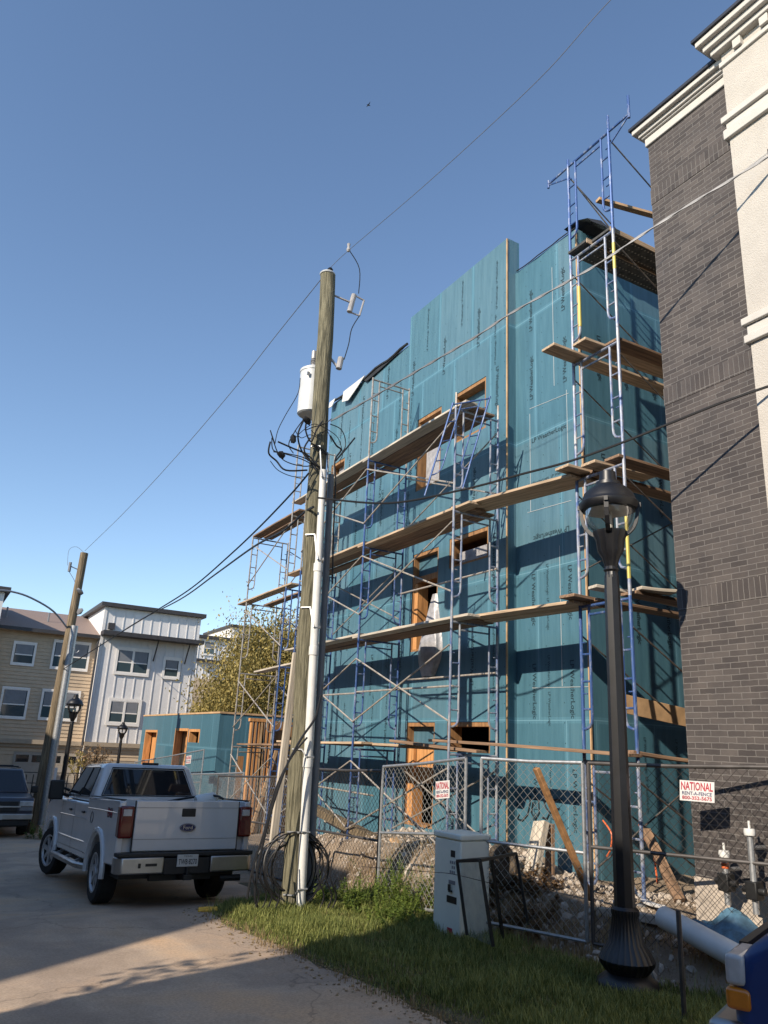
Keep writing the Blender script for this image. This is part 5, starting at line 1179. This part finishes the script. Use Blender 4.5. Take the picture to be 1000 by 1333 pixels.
# building debris behind the fence
def board(p,q,w,th,label,m,name='timber_board',up=(0,0,1),cat=None): 
    o=plank(p,q,w,label,m,th=th,name=name,up=up); o['category']=cat or 'board'; return o
board(aty(698,1000,6.95),aty(770,1172,6.85),.085,.05,'long reddish timber board leaning against the fence beside the lamp post','wood_frame')
board(atx(705,1070,7.9),atx(688,1160,7.55),.24,.1,'short pale timber post with printed side leaning against the teal wall','plank_grey',up=(1,0,0))
board(atx(716,1072,8.0),atx(716,1160,8.0),.15,.05,'dark board end standing behind the short pale post','plank_dark',up=(1,0,0))
board(atx(400,1048,7.0),atx(525,1112,7.3),.2,.14,'heavy old beam sloping down to the right behind the fence','pole_wood_brown')
board(atx(512,1092,7.2),atx(560,1140,7.3),.16,.05,'pale plank sloping down behind the bright fence panel','plywood')
board(atx(425,1068,7.6),atx(505,1112,7.6),.12,.05,'grey board lying on the dirt behind the dark fence panel','plank_grey')
board(aty(386,850,10.5),aty(355,1102,10.5),.10,.06,'tall pale squared timber standing just left of the wooden pole','plank_grey',up=(0,1,0),cat='timber')
board(atx(840,1080,8.3),atx(885,1172,7.9),.13,.05,'dark board lying against the base of the side wall in the gap','plank_dark')
board(aty(610,1128,8.9),aty(655,1150,8.7),.2,.03,'piece of pale plywood half hidden behind the cabinet','plywood')
board(atx(838,1172,7.6),atx(862,1180,7.4),.09,.03,'scrap of white board on the rubble near the gap','sign_white')
# tyre / barrow wheel
c=atx(655,1125,6.9); b=MB(); mt=Matrix.Rotation(R(72),4,'X')@Matrix.Rotation(R(15),4,'Y')
k=[(.19+.075*math.cos(a),.075*math.sin(a)) for a in np.linspace(0,6.283,11)]; b.lathe(k,26,c,mt); tag(b.build('old_tyre','bark',base=c),'worn dirty tyre resting behind the cabinet','tyre')
c=atx(658,1128,7.0)
# white pipe lying behind the fence on the right
b=MB(); p,q=aty(864,1194,5.9),aty(962,1247,4.95); b.tube([p,p.lerp(q,.5),q,q+(q-p)*.5],.105,18); tag(b.build('drain_pipe','pvc',base=p),'large white plastic pipe lying on the ground by the brick wall','pipe')
board(aty(780,1186,7.1),aty(870,1200,6.1),.12,.08,'strip of old concrete kerb half buried at the fence foot','concrete',name='kerb_strip',cat='kerb')
# tarp
c=atx(948,1200,6.95); b=MB(); n=22; k=14
for i in range(n):
    for j in range(k):
        u_=i/(n-1);v_=j/(k-1); w_=math.sin(math.pi*u_)**.5*math.sin(math.pi*v_)**.5
        b.v.append((c.x-.28+.55*v_+.04*math.sin(9*u_+4*v_),c.y+.35-.9*u_+.03*math.sin(13*v_),c.z-.12+.14*w_*(1+.5*math.sin(11*u_+5*v_)+.35*math.sin(17*v_-7*u_))))
for i in range(n-1):
    for j in range(k-1): a=i*k+j; b.f.append((a,a+1,a+k+1,a+k))
tag(b.build('blue_tarp','tarp_blue',base=c,smooth=60),'crumpled blue plastic tarp at the foot of the brick wall','tarp')
# gas meter pipes
for nm,px,z1 in (('gas_riser',948,1.0),('gas_riser',985,1.0)):
    y=5.2 if px==948 else 4.75; c=atx(px,1178 if px==948 else 1190,7.05); t=thing(nm,'grey gas riser with valve and orange band against the brick wall' if px==948 else 'tall gas riser with round white gauge at the right edge','gas pipe',c,'gas risers on the brick wall')
    tz=atx(px,1118 if px==948 else 1090,7.05).z
    b=MB(); b.tube([c,(c.x,c.y,tz)],.03,10); b.tube([(c.x,c.y,tz-.1),(c.x+.2,c.y,tz-.1)],.02,8); b.build('pipe','galv',t)
    b=MB(); b.box(c.x-.06,c.x+.06,c.y-.06,c.y+.06,c.z+.12,c.z+.28); b.tube([(c.x,c.y-.12,c.z+.2),(c.x,c.y+.12,c.z+.2)],.035,8); b.build('valve','black_metal',t,bevel=.01)
    b=MB(); b.lathe([(.05,-.03),(.055,0),(.05,.03)],12,(c.x,c.y,tz+.04)); b.tube([(c.x,c.y,tz),(c.x,c.y,tz+.14)],.012,6); b.build('gauge','pvc',t)
    if px==948: MB().lathe([(.034,0),(.036,.01),(.034,.05)],12,(c.x,c.y,tz-.09)).build('band','orange_plastic',t)
b=MB(); p=atx(829,1100,8.2); b.tube(smooth([atx(785,1068,8.45),atx(796,1085,8.4),atx(795,1105,8.4),atx(790,1115,8.4)],5),.012,6); tag(b.build('orange_conduit','orange_plastic',base=p),'bent orange tube sticking out of the teal wall left of the lamp post','tube')
b=MB(); b.tube(smooth([atx(832,1073,8.45),atx(838,1090,8.4),atx(850,1110,8.2),atx(856,1150,8.0)],5),.012,6); tag(b.build('orange_conduit','orange_plastic',base=p),'thin orange tube in the dark gap right of the lamp post','tube')
# yellow lump by the truck
c=atz(271,1186,prof(10.9)+.05); b=MB(); b.lathe([(.02,-.13),(.05,-.12),(.055,0),(.05,.11),(.02,.13)],10,c,Matrix.Rotation(R(88),4,'Y')@Matrix.Rotation(.3,4,'X')); tag(b.build('yellow_bottle','yellow',base=c),'yellow bottle lying on the road edge behind the truck','bottle')
# bird high in the sky
c=aty(480,137,60); b=MB(); b.tube([c+Vector((-.22,0,-.02)),c,c+Vector((.22,0,.03))],[.02,.07,.015],8); b.add([c+Vector((.03,-.05,.02)),c+Vector((-.1,-.05,.02)),c+Vector((-.06,-.42,.1)),c+Vector((-.02,-.42,.1))],[(0,1,2,3)]); b.add([c+Vector((.03,.05,.02)),c+Vector((-.1,.05,.02)),c+Vector((-.06,.42,.1)),c+Vector((-.02,.42,.1))],[(0,1,2,3)])
tag(b.build('bird','black_metal',base=c),'tiny dark bird gliding high in the sky','bird')
# ================================================================ camera, sun, sky
cam=bpy.data.cameras.new('camera'); co=bpy.data.objects.new('camera',cam); C.objects.link(co)
co.matrix_world=Matrix([[*M[0],0],[*M[1],0],[*M[2],0],[0,0,0,1]])
cam.sensor_fit='VERTICAL'; cam.sensor_height=24; cam.lens=24*F/1333; cam.clip_start=.05; cam.clip_end=2000
SC.camera=co
EL,AZ=R(31.3),R(19)
tv=Vector((math.cos(AZ)*math.cos(EL),math.sin(AZ)*math.cos(EL),-math.sin(EL)))
sun=bpy.data.lights.new('sun','SUN'); sun.energy=5.0; sun.angle=R(.53); sun.color=(1,.885,.73); so=bpy.data.objects.new('sun',sun); C.objects.link(so)
so.rotation_euler=tv.to_track_quat('-Z','Y').to_euler(); so.location=(-20,-8,20)
w=bpy.data.worlds.new('World'); SC.world=w; w.use_nodes=True; nt=w.node_tree; bg=nt.nodes['Background']
sk=nt.nodes.new('ShaderNodeTexSky'); sk.sky_type='NISHITA'; sk.sun_disc=False; sk.sun_elevation=EL; sk.sun_rotation=math.atan2(-tv.x,-tv.y); sk.air_density=1.0; sk.dust_density=0.; sk.ozone_density=2.4; sk.altitude=50
nt.links.new(sk.outputs[0],bg.inputs[0]); bg.inputs[1].default_value=.148
vs=SC.view_settings; SC.display_settings.display_device='sRGB'; vs.view_transform='Standard'; vs.look='None'; vs.exposure=.4; vs.gamma=1
SC.cycles.max_bounces=6; SC.cycles.transparent_max_bounces=12
